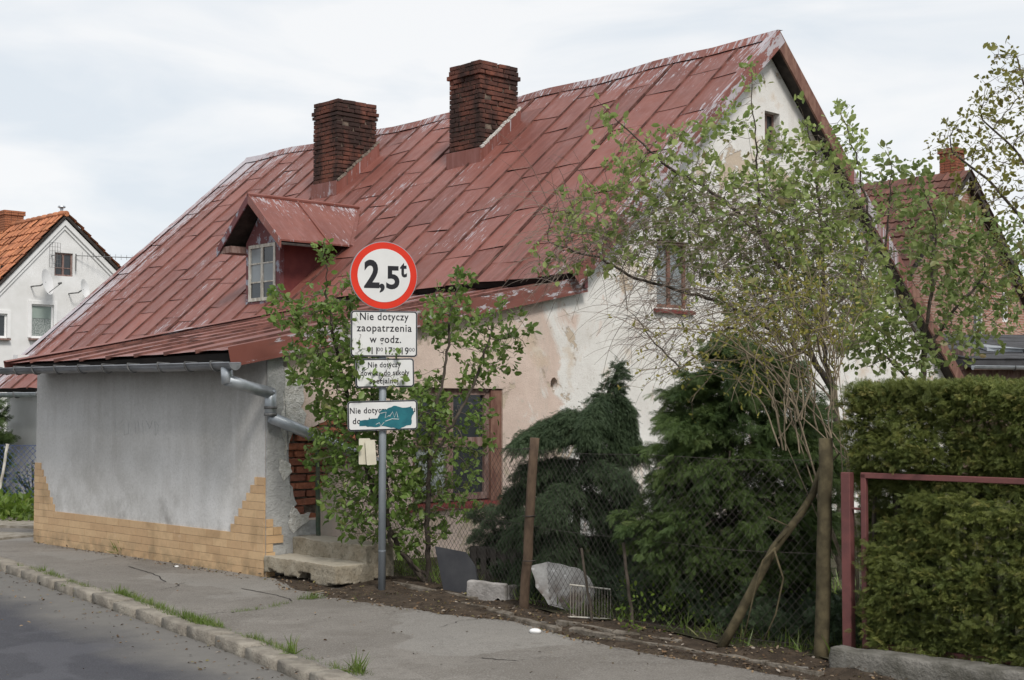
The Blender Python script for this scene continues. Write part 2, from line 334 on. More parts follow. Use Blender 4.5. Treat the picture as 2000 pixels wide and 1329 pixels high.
M['black'] = simple('sign_black', (.012, .012, .016), (.018, .018, .022), 5, .4, 0)
M['signback'] = simple('sign_rim', (.30, .31, .34), (.36, .37, .39), 8, .45, 0, metal=.3)
M['teal'] = simple('teal_paint', (.012, .10, .13), (.02, .15, .18), 9, .4, 0)
M['card'] = simple('cream_card', (.62, .58, .47), (.54, .50, .40), 6, .7, .1)
M['dark'] = simple('dark_wood', (.03, .026, .022), (.05, .045, .04), 9, .9, .4)
M['scratch'] = simple('scratched_cement', (.46, .46, .46), (.5, .5, .5), 9, .9, 0)
M['orangetile'] = simple('orange_clay', (.45, .185, .09), (.33, .13, .07), 3, .8, .3, 40, isl=.25, coord='Position')
M['redtile'] = simple('red_clay', (.165, .075, .058), (.11, .058, .048), 3, .85, .3, 40, isl=.3, coord='Position')
M['farbrick'] = brick_mat('far_brick', -.2, (.42, .17, .085), (.30, .10, .06))
M['bitumen'] = simple('bitumen', (.035, .035, .037), (.07, .07, .075), 3, .8, .4, 20)
def brickface_mat():
    q = N('pink_brickwork'); o = q.coord('Object', (1, 1, 1), (PI / 2, 0, 0))
    b = q.n('ShaderNodeTexBrick', {'Vector': o, 'Color1': (.40, .20, .15), 'Color2': (.30, .13, .09), 'Mortar': (.48, .42, .36), 'Scale': 4., 'Mortar Size': .03}); b.inputs['Brick Width'].default_value = 1.; b.inputs['Row Height'].default_value = .3
    return q.fin(q.mix(q.ramp(q.noise(o, .8, 5), .4, .6, 0, .5), b.outputs[0], (.50, .36, .29)), .9)
M['brickface'] = brickface_mat()

# ================================================================== GROUND
def zp(x, y): return .012 * nz((x, y, 0), .7) + .004 * nz((x, y, 5), 2.5)
g = MB(); g.add([(-700, -300, -.16), (700, -300, -.16), (700, 1200, -.16), (-700, 1200, -.16)], [(0, 1, 2, 3)])
tag(g.build('ground', M['garden']), kind='structure')
KERB = [(4.3, -1.0), (2.4, 2.2), (.62, 5.3), (-.36, 6.97), (-1.33, 8.59), (-1.84, 9.36), (-2.62, 10.48), (-3.1, 11.15), (-4.09, 12.5), (-5.25, 14.14), (-7.0, 16.3), (-9.6, 19.1), (-16, 25.2), (-30, 38)]
def resample(pl, step):
    pl = [Vector((p[0], p[1], 0)) for p in pl]; o = []; acc = 0; nxt = 0
    for a, b in zip(pl, pl[1:]):
        l = (b - a).length
        while nxt <= acc + l: o.append(a.lerp(b, (nxt - acc) / l)); nxt += step
        acc += l
    return o
KP = resample(KERB, .25)
# light smoothing of the line
for _ in range(6): KP = [KP[0]] + [(KP[i - 1] + KP[i] * 2 + KP[i + 1]) / 4 for i in range(1, len(KP) - 1)] + [KP[-1]]
KN = []
for i in range(len(KP)):
    d = (KP[min(i + 1, len(KP) - 1)] - KP[max(i - 1, 0)]).normalized(); KN.append(Vector((d.y, -d.x, 0)))   # towards the pavement
def ribbon(name, offs, zf, m, uvoff=True):
    b = MB(); n = len(KP); k = len(offs)
    vs = []; uv = []
    for i in range(n):
        for o_ in offs:
            p = KP[i] + KN[i] * o_; vs.append((p.x, p.y, zf(p.x, p.y, o_))); uv.append((abs(o_), i * .25))
    fs = [(i*k+j, i*k+j+1, (i+1)*k+j+1, (i+1)*k+j) for i in range(n-1) for j in range(k-1)]
    b.add(vs, fs, uv); o_ = b.build(name, m, None, True); tag(o_, kind='structure'); return o_
ribbon('road', [0.02, -.3, -.7, -1.2, -2, -4, -7.5], lambda x, y, o_: -.07 + .006 * nz((x, y, 1), 1.2), M['road'])
pave = ribbon('pavement', [.13, .16, .35, .6, .9, 1.2, 1.5, 1.8, 2.2, 2.8, 3.6, 5.5], lambda x, y, o_: zp(x, y) - (.05 if o_ < .15 else 0), M['pave'])
kerb = empty('kerb', kind='structure')
kvar = []
for k in range(5):
    bm = bmesh.new(); bmesh.ops.create_cube(bm, size=1)
    for v in bm.verts: v.co = Vector((v.co.x * .505, v.co.y * .18, v.co.z * .15))
    bmesh.ops.bevel(bm, geom=[e for e in bm.edges if all(v.co.z > 0 for v in e.verts)], offset=.010, segments=1, affect='EDGES')
    bmesh.ops.subdivide_edges(bm, edges=[e for e in bm.edges if e.calc_length() > .15], cuts=2, use_grid_fill=True)
    for v in bm.verts: v.co += Vector((nz(v.co * 9 + Vector((k * 7, 0, 0))), nz(v.co * 9 + Vector((k * 7, 5, 0))), nz(v.co * 9 + Vector((k * 7, 0, 9))))) * .011
    me = bpy.data.meshes.new('kerb_stone'); bm.to_mesh(me); bm.free(); me.materials.append(M['kerb']); me.shade_smooth(); kvar.append(me)
KS = resample([(p.x, p.y) for p in KP], .52)
for i in range(4, min(60, len(KS) - 1)):
    a, b = KS[i], KS[i + 1]; d = (b - a).normalized(); nrm = Vector((d.y, -d.x, 0)); c = (a + b) / 2 + nrm * .086
    o = bpy.data.objects.new('kerb_stone', kvar[R.randrange(5)]); link(o, kerb)
    o.location = (c.x + R.uniform(-.006, .006), c.y, -.066 + R.uniform(-.008, .006)); o.rotation_euler = (R.uniform(-.04, .04), R.uniform(-.02, .02), math.atan2(d.y, d.x) + R.uniform(-.02, .02))

FENCE = [(-1.60, 13.62), (-1.13, 12.9), (.17, 10.95), (.87, 9.95), (1.40, 9.25), (1.93, 8.8), (2.75, 7.75), (4.2, 5.6)]
EDGE = [(-2.33, 13.02), (-2.10, 12.6), (-1.95, 12.1), (-1.66, 11.8), (-1.26, 11.33), (-.64, 10.80), (0, 10.36), (.36, 9.75), (.84, 9.14), (1.29, 8.70), (1.70, 8.22), (2.6, 6.9), (3.6, 5.4)]
fe = resample(EDGE, .05); ff = resample(FENCE, .05)
b = MB(); nu, nv = 150, 12; vs = []
for i in range(nu):
    p = fe[int(i / (nu - 1) * (len(fe) - 1))]; t_ = ff[int(i / (nu - 1) * (len(ff) - 1))]; d = (t_ - p); q_ = t_ + d.normalized() * .25
    p = p + d.normalized() * .07 * nz((i * .23, 3, 0))
    for j in range(nv):
        s_ = j / (nv - 1); c = p.lerp(q_, s_); h = .006 + (.045 * min(1, s_ * 3) * (.5 + nz((c.x, c.y, 2), 3.2)) if j else -.012)
        vs.append((c.x, c.y, zp(c.x, c.y) + h + (.012 * nz((c.x, c.y, 7), 16) if j else 0)))
b.add(vs, [(i*nv+j, (i+1)*nv+j, (i+1)*nv+j+1, i*nv+j+1) for i in range(nu-1) for j in range(nv-1)])
tag(b.build('soil_strip', M['soil'], None, True), kind='structure')
b = MB(); vs = []; nu, nv = 60, 24
for i in range(nu):
    s_ = i / (nu - 1); p = ff[int(s_ * (len(ff) - 1))]; q_ = wor(.55 + 17 * s_, -.0, 0)
    for j in range(nv):
        c = p.lerp(Vector((q_.x, q_.y, 0)), j / (nv - 1)); vs.append((c.x, c.y, .03 + .05 * nz((c.x, c.y, 3), 1.1) + .02 * nz((c.x, c.y, 8), 5)))
b.add(vs, [(i*nv+j, (i+1)*nv+j, (i+1)*nv+j+1, i*nv+j+1) for i in range(nu-1) for j in range(nv-1)])
tag(b.build('garden_ground', M['garden'], None, True), kind='structure')
# concrete patches at the side street, left
for nm, pts, z, m in (('driveway', [(-8.6, 18.9), (-6.25, 18.0), (-5.4, 19.4), (-8.6, 20.0)], .03, 'conc'), ('driveway', [(-8.6, 16.6), (-6.2, 16.4), (-5.75, 17.1), (-8.6, 17.9)], .026, 'conc')):
    b = MB(); b.prism([(x + .1 * nz((x, y, 0), 2), y, 0) for x, y in [tuple(Vector(pts[i]).lerp(Vector(pts[(i + 1) % 4]), k / 8)) for i in range(4) for k in range(8)]], (0, 0, z), (0, 0, -.05)); tag(b.build(nm, M[m]), kind='structure')

# ================================================================== THE OLD HOUSE
house = empty('old_house', (HX, HY, 0), TH, label='old low house with rusty red sheet metal roof, two brick chimneys and peeling gable', cat='house')
XR, ZR, PF, PR = 8.0, 6.65, .886, .961
CS, SN = .7485, .6632
def sag(v): return -.085 * math.sin(PI * min(1, max(0, (v + .2) / 13.2))) - .02 * math.sin(2.6 * v) * min(1, max(0, v))
def PFr(s, v, h): return Vector((XR - CS * s - SN * h, v, ZR - SN * s + CS * h + sag(v) * (1 - .12 * s)))
def PLe(s, v, h): return Vector((4.3 - .980 * s - .198 * h, v, 3.07 - .198 * s + .980 * h + .03 * nz((s, v, 4), .6)))
roof = None
def under(P, s0, s1, v0, v1, name, m, parent, h0=-.02, h1=-.10, s1b=None):
    b = MB(); k = 16; vs = []
    for i in range(k + 1):
        v = v0 + (v1 - v0) * i / k; se = s1 if s1b is None else s1 + (s1b - s1) * i / k
        for (s, h) in ((s0, h0), (se, h0), (se, h1), (s0, h1)): vs.append(P(s, v, h))
    fs = [(i*4+j, i*4+(j+1)%4, (i+1)*4+(j+1)%4, (i+1)*4+j) for i in range(k) for j in range(4)] + [(0, 1, 2, 3), (k*4+3, k*4+2, k*4+1, k*4)]
    b.add(vs, fs); return b.build(name, m, parent)
SMAX_A = (XR - 4.02) / CS; SMAX_B = (XR - 2.62) / CS
roof = under(PFr, .02, SMAX_A - .03, -.19, 4.43, 'roof', M['under'], house)
under(PFr, .02, SMAX_B - .03, 4.44, 13.02, 'roof_deck', M['under'], roof)
def sheet(P, s0, s1, v0, v1, ds1=0., parent=None, rib=True):
    b = MB(); ns, nv = 5, 4; sd = R.random() * 50; vs = []; uv = []; g_ = .011
    w0, w1 = v0 + g_, v1 - g_; slide = R.uniform(-.012, .012); skew = R.uniform(-.03, .03)
    for i in range(ns + 1):
        for j in range(nv + 1):
            tv = j / nv; v = w0 + (w1 - w0) * tv; s = s0 + (s1 - s0) * i / ns + (ds1 * i / ns) + skew * (tv - .5) + .008 * nz((i, j, sd))
            h = .008 + .008 * (i / ns) ** 2 + .009 * nz((s * 1.1, v * 2.2, sd))
            vs.append(P(s, v, h)); uv.append((s, v))
    for j in range(nv + 1):
        tv = j / nv; v = w0 + (w1 - w0) * tv; s = s1 + ds1 + skew * (tv - .5)
        vs.append(P(s, v, -.006)); uv.append((s, v))
    k = nv + 1
    b.add(vs, [(i*k+j, i*k+j+1, (i+1)*k+j+1, (i+1)*k+j) for i in range(ns) for j in range(nv)], uv)
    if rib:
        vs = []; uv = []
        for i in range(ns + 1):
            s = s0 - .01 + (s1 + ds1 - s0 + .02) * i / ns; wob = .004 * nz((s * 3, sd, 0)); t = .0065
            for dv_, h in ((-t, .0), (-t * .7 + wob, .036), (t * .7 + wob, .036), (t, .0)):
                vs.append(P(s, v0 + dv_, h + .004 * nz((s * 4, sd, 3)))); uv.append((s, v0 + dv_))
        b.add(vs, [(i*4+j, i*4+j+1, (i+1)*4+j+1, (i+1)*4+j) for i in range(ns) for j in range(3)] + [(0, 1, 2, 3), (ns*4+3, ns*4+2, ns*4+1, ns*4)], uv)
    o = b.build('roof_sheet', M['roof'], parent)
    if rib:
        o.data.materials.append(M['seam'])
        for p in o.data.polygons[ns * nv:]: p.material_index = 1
    return o
nst = 23; vw = 13.20 / nst
for i in range(nst):
    v0 = -.18 + vw * i + (R.uniform(-.025, .025) if i else 0); v1 = -.18 + vw * (i + 1)
    smax = SMAX_A if v1 < 4.75 else SMAX_B
    s = 0.02; first = (.55 if i % 2 else .95) + R.uniform(-.12, .12)
    while s < smax - .01:
        e = s + (first if s < .1 else R.uniform(.88, 1.06))
        if smax - e < .3: e = smax
        sheet(PFr, s, min(e, smax), v0, v1, 0, roof); s = e
# far slope, ridge cap, verge flashings
b = MB(); b.prism([(8.0, -.2, 6.62), (8.0, 13.05, 6.62), (12.95, 13.05, 1.86), (12.95, -.2, 1.86)], (0, 0, 0), (0, 0, -.12)); b.build('roof_deck', M['under'], roof)
for i in range(8):
    b = MB(); v0, v1 = -.2 + i * 1.656, -.2 + (i + 1) * 1.656 - .012
    vs = [(8.0, v0, 6.66 + sag(v0)), (8.0, v1, 6.66 + sag(v1)), (12.98, v1, 1.87), (12.98, v0, 1.87)]
    b.prism(vs, (0, 0, .03), (0, 0, 0)); b.build('roof_sheet', M['roof'], roof)
for i in range(12):
    b = MB(); v0, v1 = -.2 + i * 1.104, -.2 + (i + 1) * 1.104 - .005; vs = []; uv = []
    for v in (v0, (v0 + v1) / 2, v1):
        for s, h in ((.16, .026), (.05, .05), (.0, .062), (-.05, .03), (-.12, -.02)):
            q_ = PFr(s, v, h); vs.append(q_); uv.append((s, v))
    b.add(vs, [(r_*5+c, r_*5+c+1, (r_+1)*5+c+1, (r_+1)*5+c) for r_ in range(2) for c in range(4)], uv); b.build('ridge_cap', M['flash'], roof)
def verge(P, s0, s1, v, top, drop, out_, m, parent, n=3, sgn=1, peel_at=None):
    L_ = (s1 - s0) / n
    for k in range(n):
        b = MB(); a, e = s0 + L_ * k, s0 + L_ * (k + 1) + .015; vs = []; uv = []
        for s in (a, (a + e) / 2, e):
            j = .004 * nz((s, v, 1), 2)
            for dv_, h in ((sgn * top, .034), (-sgn * out_, .05 + j), (-sgn * (out_ + .006), -drop), (-sgn * (out_ - .012), -drop)):
                vs.append(P(s, v + dv_, h + (.004 if k % 2 else 0))); uv.append((s * .8 + (0 if dv_ > 0 else .3), v + dv_ - h * .6))
        b.add(vs, [(r_*4+c, r_*4+c+1, (r_+1)*4+c+1, (r_+1)*4+c) for r_ in range(2) for c in range(3)], uv); b.build('verge_flashing', m, parent)
verge(PFr, -.02, SMAX_A + .02, -.2, .14, .15, .015, M['flash'], roof, 3)
verge(PFr, .0, SMAX_B, 13.02, .12, .1, .015, M['flash'], roof, 3, -1)
# right-hand bargeboard in three lengths
for k in range(3):
    b = MB(); a, e = 8.0 + 1.66 * k, 8.0 + 1.66 * (k + 1) - .012
    f_ = lambda x, dz: (x, -.215, 6.70 - PR * (x - 8.0) + dz)
    b.prism([f_(a, 0), f_(e, 0), f_(e, -.26), f_(a, -.26)], (0, 0, 0), (0, .03, 0)); b.build('verge_flashing', M['rust'] if k != 1 else M['flash'], roof)
# soffit boards under both overhangs
b = MB(); b.prism([(8.0, -.17, 6.50), (12.9, -.17, 6.50 - PR * 4.9), (12.9, 0, 6.50 - PR * 4.9), (8.0, 0, 6.50)], (0, 0, -.02), (0, 0, 0)); b.build('soffit', M['fascia'], roof)
# lean-to roof
SL0, SLB = 4.84, 5.03
lean = under(PLe, .0, SL0 - .05, -.08, 4.40, 'lean_to_roof', M['under'], house, s1b=SLB - .05)
nl = 8; lw = 4.50 / nl
for i in range(nl):
    v0, v1 = -.08 + lw * i, -.08 + lw * (i + 1); s = 0.; first = R.uniform(.6, 1.3); dl = (SLB - SL0) * (v0 + .08) / 4.5
    while s < SL0 - .01:
        e = s + (first if s < .05 else R.uniform(1.1, 1.45))
        if SL0 - e < .4: e = SL0
        sheet(PLe, s, e, v0, v1, dl if e == SL0 else 0, lean); s = e
verge(PLe, .0, SL0 + .02, -.09, .12, .14, .02, M['flash'], lean, 3)
verge(PLe, .0, SLB + .02, 4.43, .06, .12, .02, M['flash'], lean, 2, -1)
b = MB()                                                            # upstand board in the step between the two roofs
b.prism([(4.24, -.15, 2.98), (4.24, 4.40, 2.98), (4.24, 4.40, 3.30), (4.24, -.15, 3.30)], (0, 0, 0), (.05, 0, 0)); b.build('fascia_board', M['dormfront'], lean)
b = MB(); b.prism([(-.36, -.06, 1.98), (-.36, -.06, 2.09), (-.53, 4.40, 2.09), (-.53, 4.40, 1.98)], (0, 0, 0), (.04, 0, 0)); b.build('fascia_board', M['fascia'], lean)
# ---- gutters
def gutter(p0, p1, r, nm_b=8, parent=house, mat=M['zinc']):
    p0, p1 = Vector(p0), Vector(p1); b = MB(); ax = (p1 - p0).normalized(); side = ax.cross(Vector((0, 0, 1))).normalized(); vs = []; k = 9
    for t in range(13):
        c = p0.lerp(p1, t / 12) + Vector((0, 0, .012 * nz((t, 1, 1), .4)))
        for rr in (r, r - .006):
            for j in range(k):
                a = PI + PI * j / (k - 1); vs.append(c + side * math.cos(a) * rr + Vector((0, 0, math.sin(a) * rr)))
        vs.append(c + side * (r + .006)); vs.append(c + side * (r + .006) + Vector((0, 0, .012)))
    n_ = 2 * k + 2; fs = []
    for t in range(12):
        for j in range(k - 1):
            fs += [(t*n_+j, t*n_+j+1, (t+1)*n_+j+1, (t+1)*n_+j), (t*n_+k+j, (t+1)*n_+k+j, (t+1)*n_+k+j+1, t*n_+k+j+1)]
        fs += [(t*n_, (t+1)*n_, (t+1)*n_+k, t*n_+k), (t*n_+k-1, (t+1)*n_+k-1, (t+1)*n_+2*k-1, t*n_+2*k-1)]
    b.add(vs, fs)
    for t in (0, 12):
        c = p0.lerp(p1, t / 12); ring = [c + side * math.cos(PI + PI * j / 12) * (r + .006) + Vector((0, 0, math.sin(PI + PI * j / 12) * (r + .006))) for j in range(13)]; b.prism(ring, (0, 0, 0), ax * (.008 if t else -.008))
    b.tube([p0 + side * r * 1.03 + Vector((0, 0, .004)), p1 + side * r * 1.03 + Vector((0, 0, .004))], .009, 6); b.tube([p0 - side * r * 1.03 + Vector((0, 0, .004)), p1 - side * r * 1.03 + Vector((0, 0, .004))], .009, 6)
    gobj = b.build('gutter', mat, parent, False)
    for i in range(nm_b):
        c = p0.lerp(p1, (i + .5 + R.uniform(-.1, .1)) / nm_b); b = MB()
        pts = [c + side * math.cos(PI + PI * j / 8) * (r + .01) + Vector((0, 0, math.sin(PI + PI * j / 8) * (r + .01))) for j in range(9)]
        pts = pts + [c + side * (r + .01) + Vector((0, 0, .02))]; pts = [c - side * (r + .01) + Vector((0, 0, .02))] + pts
        b.tube(pts, .010, 4); b.tube([c + side * (r + .01) + Vector((0, 0, .02)), c - side * (r + .012) + Vector((0, 0, .025))], .007, 4); b.build('gutter_bracket', M['zincdark'], gobj)
    return gobj
M['gutter'] = simple('dull_gutter', (.17, .175, .185), (.30, .31, .33), 6, .5, .2, 30, metal=.5, stretch=(1, .3, 1))
gut = gutter((-.515, -.28, 2.005), (-.70, 4.80, 2.035), .058, 10, mat=M['gutter'])
gutter((2.56, 4.9, 1.80), (2.54, 13.1, 1.80), .065, 8)
dp = MB(); r_ = .056
b = MB(); b.tube([(-.515, -.14, 1.97), (-.515, -.15, 1.90), (-.515, -.16, 1.82)], r_, 14); pipe = b.build('downpipe', M['zinc'], house, True)
for pts in ([(-.525, -.165, 1.855), (-.27, -.13, 1.79), (.0, -.10, 1.735)], [(-.012, -.10, 1.765), (-.01, -.10, 1.64), (-.01, -.10, 1.52)], [(.0, -.10, 1.505), (.5, -.105, 1.32), (.97, -.11, 1.145), (1.25, -.12, 1.04)]):
    b = MB(); b.tube(pts, r_, 14); b.build('pipe_length', M['zinc'], pipe, True)
for c, d in (((-.01, -.10, 1.60), (0, 0, 1)), ((-.01, -.1, 1.535), (0, 0, 1)), ((.45, -.104, 1.338), (1, 0, -.37))):
    b = MB(); d = Vector(d).normalized() * .013; b.tube([Vector(c) - d, Vector(c) + d], r_ + .006, 14); b.build('pipe_collar', M['zinc' if c[2] < 1.4 else 'zincdark'], pipe, True)

# ---- walls
def ragged(poly, amp, step, seed=0):
    o = []
    for i in range(len(poly)):
        a, c = Vector(poly[i]), Vector(poly[(i + 1) % len(poly)]); n = max(1, int((c - a).length / step))
        for k in range(n):
            p = a.lerp(c, k / n); f_ = 1 if (k or True) else 0
            o.append((p.x + amp * nz((p.x * 14, p.y * 14, seed)) + amp * .5 * nz((p.x * 40, p.y * 40, seed)), p.y + amp * nz((p.x * 14, p.y * 14, seed + 9)) + amp * .5 * nz((p.x * 40, p.y * 40, seed + 4))))
    return o
def holed(name, mapf, outer, holes, depth, m, parent, back=True):
    """flat wall with real openings; mapf(a, b, d) with d = depth into the wall"""
    loops = [[Vector((p[0], p[1], 0)) for p in outer]] + [[Vector((p[0], p[1], 0)) for p in h] for h in holes]
    tr = tessellate_polygon(loops); flat = [p for l in loops for p in l]; n = len(flat); b = MB()
    vs = [mapf(p.x, p.y, 0) for p in flat] + [mapf(p.x, p.y, depth) for p in flat]
    fs = [tuple(t) for t in tr] + ([tuple(i + n for i in t[::-1]) for t in tr] if back else []); s = 0
    for l in loops:
        k = len(l); fs += [(s + i, s + (i + 1) % k, n + s + (i + 1) % k, n + s + i) for i in range(k)]; s += k
    b.add(vs, fs); return b.build(name, m, parent)
GM = lambda a, z, d: Vector((a, d, z))                               # gable: face at local y = 0
def rect(x0, x1, z0, z1): return [(x0, z0), (x1, z0), (x1, z1), (x0, z1)]
ell = lambda cx, cz, a, c, n=14: [(cx + a * math.cos(2*PI*i/n) * (1 + .05 * nz((i, 2, 2), .9)), cz + c * math.sin(2*PI*i/n) * (1 + .05 * nz((i, 7, 2), .9))) for i in range(n)]
LOWW, UPW, RW, ATW = (1.80, 3.08, .56, 1.80), (5.68, 6.32, 2.83, 3.68), (10.0, 10.58, 2.87, 3.50), (7.94, 8.28, 5.10, 5.62)
patch = [(.10, 1.50), (.34, 1.47), (.52, 1.40), (.78, 1.50), (1.02, 1.54), (1.12, 1.36), (1.05, 1.06), (.84, 1.0), (.68, .88), (.62, .53), (.10, .50)]
gw = holed('gable_wall', GM, [(.0, -.1), (12.72, -.1), (12.72, 1.95), (8.0, 6.46), (4.25, 3.12), (4.25, 2.98), (0, 2.10)],
           [rect(*LOWW), rect(*UPW), rect(*RW), rect(*ATW), ell(3.88, 1.86, .058, .075), ragged(patch, .03, .05, 3)], .16, M['gable'], house, False)
CW = ragged([(.34, -.02), (.34, .25), (.345, .45), (.25, .55), (.35, .67), (.30, .79), (.24, .94), (.20, 1.09), (.21, 1.24), (.155, 1.43), (.18, 1.63), (.21, 1.88), (.18, 2.0)], .022, .035, 5)[:-20] + [(.18, 2.02)]
holed('cement_patch', lambda a, z, d: Vector((a, d - .022, z)), [(.004, -.02)] + CW + [(.19, 2.09), (.004, 2.07)], [], .05, M['cement'], gw)
for k, (pl, dp_) in enumerate((([(.16, 1.98), (.30, 1.97), (.36, 1.90), (.42, 1.83), (.44, 1.68), (.40, 1.60), (.45, 1.55), (.43, 1.44), (.33, 1.42), (.27, 1.28), (.22, 1.14), (.13, 1.2), (.13, 1.7)], .015), ([(.30, .66), (.40, .56), (.50, .58), (.49, .50), (.38, .45), (.30, .40), (.24, .5)], .028), ([(.15, 1.12), (.27, 1.06), (.28, .98), (.2, .9), (.14, 1.0)], .028))):
    holed('crumbled_plaster', lambda a, z, d, q_=dp_: Vector((a, d - q_ - .006 * nz((a, z, 3), 20), z)), ragged(pl, .02, .035, 11 + k), [], .045, M['crumb'], gw)
holed('plaster_sill', lambda a, z, d: Vector((a, d - .01, z)), ragged(rect(.3, .62, .36, .50), .012, .05, 2), [], .03, M['cement'], gw)
b = MB(); b.box((.62, .10, 1.0), (1.2, .06, 1.3)); b.build('mortar_bed', M['mortar'], gw)
# exposed bricks of the corner
bvar = []
for k in range(6):
    bm = bmesh.new(); bmesh.ops.create_cube(bm, size=1); bmesh.ops.bevel(bm, geom=bm.edges[:], offset=.07, segments=1, affect='EDGES')
    for v in bm.verts: v.co += Vector((R.uniform(-.025, .025), R.uniform(-.04, .04), R.uniform(-.06, .06)))
    me = bpy.data.meshes.new('brick'); bm.to_mesh(me); bm.free(); bvar.append(me)
bw, bc = [], []
for me in bvar:
    me2 = me.copy(); me2.materials.append(M['brickwall']); bw.append(me2); me.materials.append(M['brick']); bc.append(me)
def brick(meshes, c, dims, parent, rz=0., jit=.009):
    o = bpy.data.objects.new('brick', meshes[R.randrange(6)]); link(o, parent); o.location = (c[0] + R.uniform(-jit, jit), c[1] + R.uniform(-jit, jit), c[2] + R.uniform(-.003, .003))
    o.scale = dims; o.rotation_euler = (R.uniform(-.03, .03), R.uniform(-.02, .02), rz + R.uniform(-.03, .03)); return o
for j in range(14):
    z = .53 + .077 * j; x = .10 - (.13 if j % 2 else 0)
    while x < 1.12:
        l = .25
        if x > .0 and not (x > .72 and z < .95) and R.random() > .06: brick(bw, (x + l / 2, .062 + R.uniform(-.004, .022), z), (l * .95, .10, .063), gw)
        x += .262
def SWM(v, z, d):      # street wall: face x = 0 .. -.18
    return Vector((-.18 * v / 4.64 + d, v, z))
sw = holed('street_wall', SWM, [(.0, -.1), (4.64, -.1), (4.64, 2.10), (.0, 2.10)], [], .25, M['street'], house)
b = MB()
b.prism([(.08, 4.40, -.1), (3.2, 4.40, -.1), (3.2, 4.40, 2.70), (.08, 4.40, 2.09)], (0, .02, 0), (0, .22, 0)); b.build('side_wall', M['street'], house)
b = MB(); b.box((3.1, 8.8, .8), (.2, 8.4, 2.2)); b.box((7.9, 12.9, 1.2), (9.6, .2, 2.6)); b.box((12.65, 6.4, .9), (.2, 12.7, 2.0)); b.build('rear_wall', M['white'], house)
b = MB(); b.prism([(3.2, 12.9, 2.3), (8, 12.9, 6.4), (12.7, 12.9, 2.0)], (0, 0, 0), (0, .1, 0)); b.build('rear_gable', M['white'], house)
b = MB(); b.box((2.4, .55, .95), (3.4, .1, 2.1)); b.box((7.6, .55, 1.6), (6.6, .1, 3.0)); b.box((8.0, .55, 3.9), (2.6, .1, 2.2)); b.box((8.1, .5, 5.35), (.7, .1, .9)); b.build('room_shade_panel', M['under'], house)  # near-black panels added behind the windows stand for unlit rooms
# ---- ochre facing tiles, stepped up at both ends
cl = empty('tile_facing'); cl.parent = house
tmesh = []
for k in range(3):
    bm = bmesh.new(); bmesh.ops.create_cube(bm, size=1); bmesh.ops.bevel(bm, geom=[e for e in bm.edges if abs(e.verts[0].co.x + .5) < 1e-4 and abs(e.verts[1].co.x + .5) < 1e-4], offset=.008, segments=1, affect='EDGES')
    me = bpy.data.meshes.new('facing_tile'); bm.to_mesh(me); bm.free(); me.materials.append(M['tile']); tmesh.append(me)
TL, THH = .245, .0785
def tile(v0, v1, j):
    vm = (v0 + v1) / 2; o = bpy.data.objects.new('facing_tile', tmesh[R.randrange(3)]); link(o, cl)
    o.location = (-.18 * vm / 4.64 - .004 + R.uniform(-.0012, .0012), vm, j * THH + THH / 2 - .005); o.scale = (.020, v1 - v0 - .003, THH - .003); o.rotation_euler = (0, R.uniform(-.01, .01), .0388 + R.uniform(-.004, .004))
for j in range(12):
    if j < 5: spans = [(-.006, 4.646)]
    else:
        k = 12 - j; spans = [(-.006, .09 + .066 * k), (4.646 - .09 - .058 * k, 4.646)]
    for a, e in spans:
        cut = a if (a < 1) else e; off = (TL / 2 if j % 2 else 0)
        v = -.006 - off
        while v < e:
            t0, t1 = max(v, a), min(v + TL, e)
            if t1 - t0 > .02: tile(t0, t1, j)
            v += TL
for j, wd in enumerate((.10, .075, .10, .075, .19, .17, .075)):       # around the corner on the gable face
    x = 0.0
    for l in ([wd] if wd < .15 else [.075, wd - .075] if j != 4 else [wd]):
        if j == 4 and False: continue
        o = bpy.data.objects.new('facing_tile', tmesh[0]); link(o, cl); o.rotation_euler = (0, 0, PI / 2)
        o.location = (x + l / 2 - .004, -.032, j * THH + THH / 2 - .005); o.scale = (.018, l - .004, THH - .005); x += l
# scratched letters in the render
b = MB()
for px0, py0, px1, py1 in ((226, 818, 228, 850), (226, 850, 236, 852), (232, 830, 240, 822), (242, 828, 243, 850), (250, 826, 251, 848), (243, 850, 252, 846), (262, 824, 264, 846), (268, 824, 270, 846), (264, 836, 270, 834), (276, 826, 278, 848), (283, 822, 289, 838), (294, 822, 289, 838), (298, 824, 299, 850), (299, 824, 305, 832), (305, 832, 304, 846), (304, 846, 299, 851)):
    a = hplane(px0, py0, (1, 0, 0), -.10); e = hplane(px1, py1, (1, 0, 0), -.10); a.x = -.18 * a.y / 4.64 - .0015; e.x = -.18 * e.y / 4.64 - .0015
    b.tube([a, (a + e) / 2 + Vector((0, R.uniform(-.01, .01), 0)), e], .0024, 4)
b.build('scratched_writing', M['scratch'], sw)

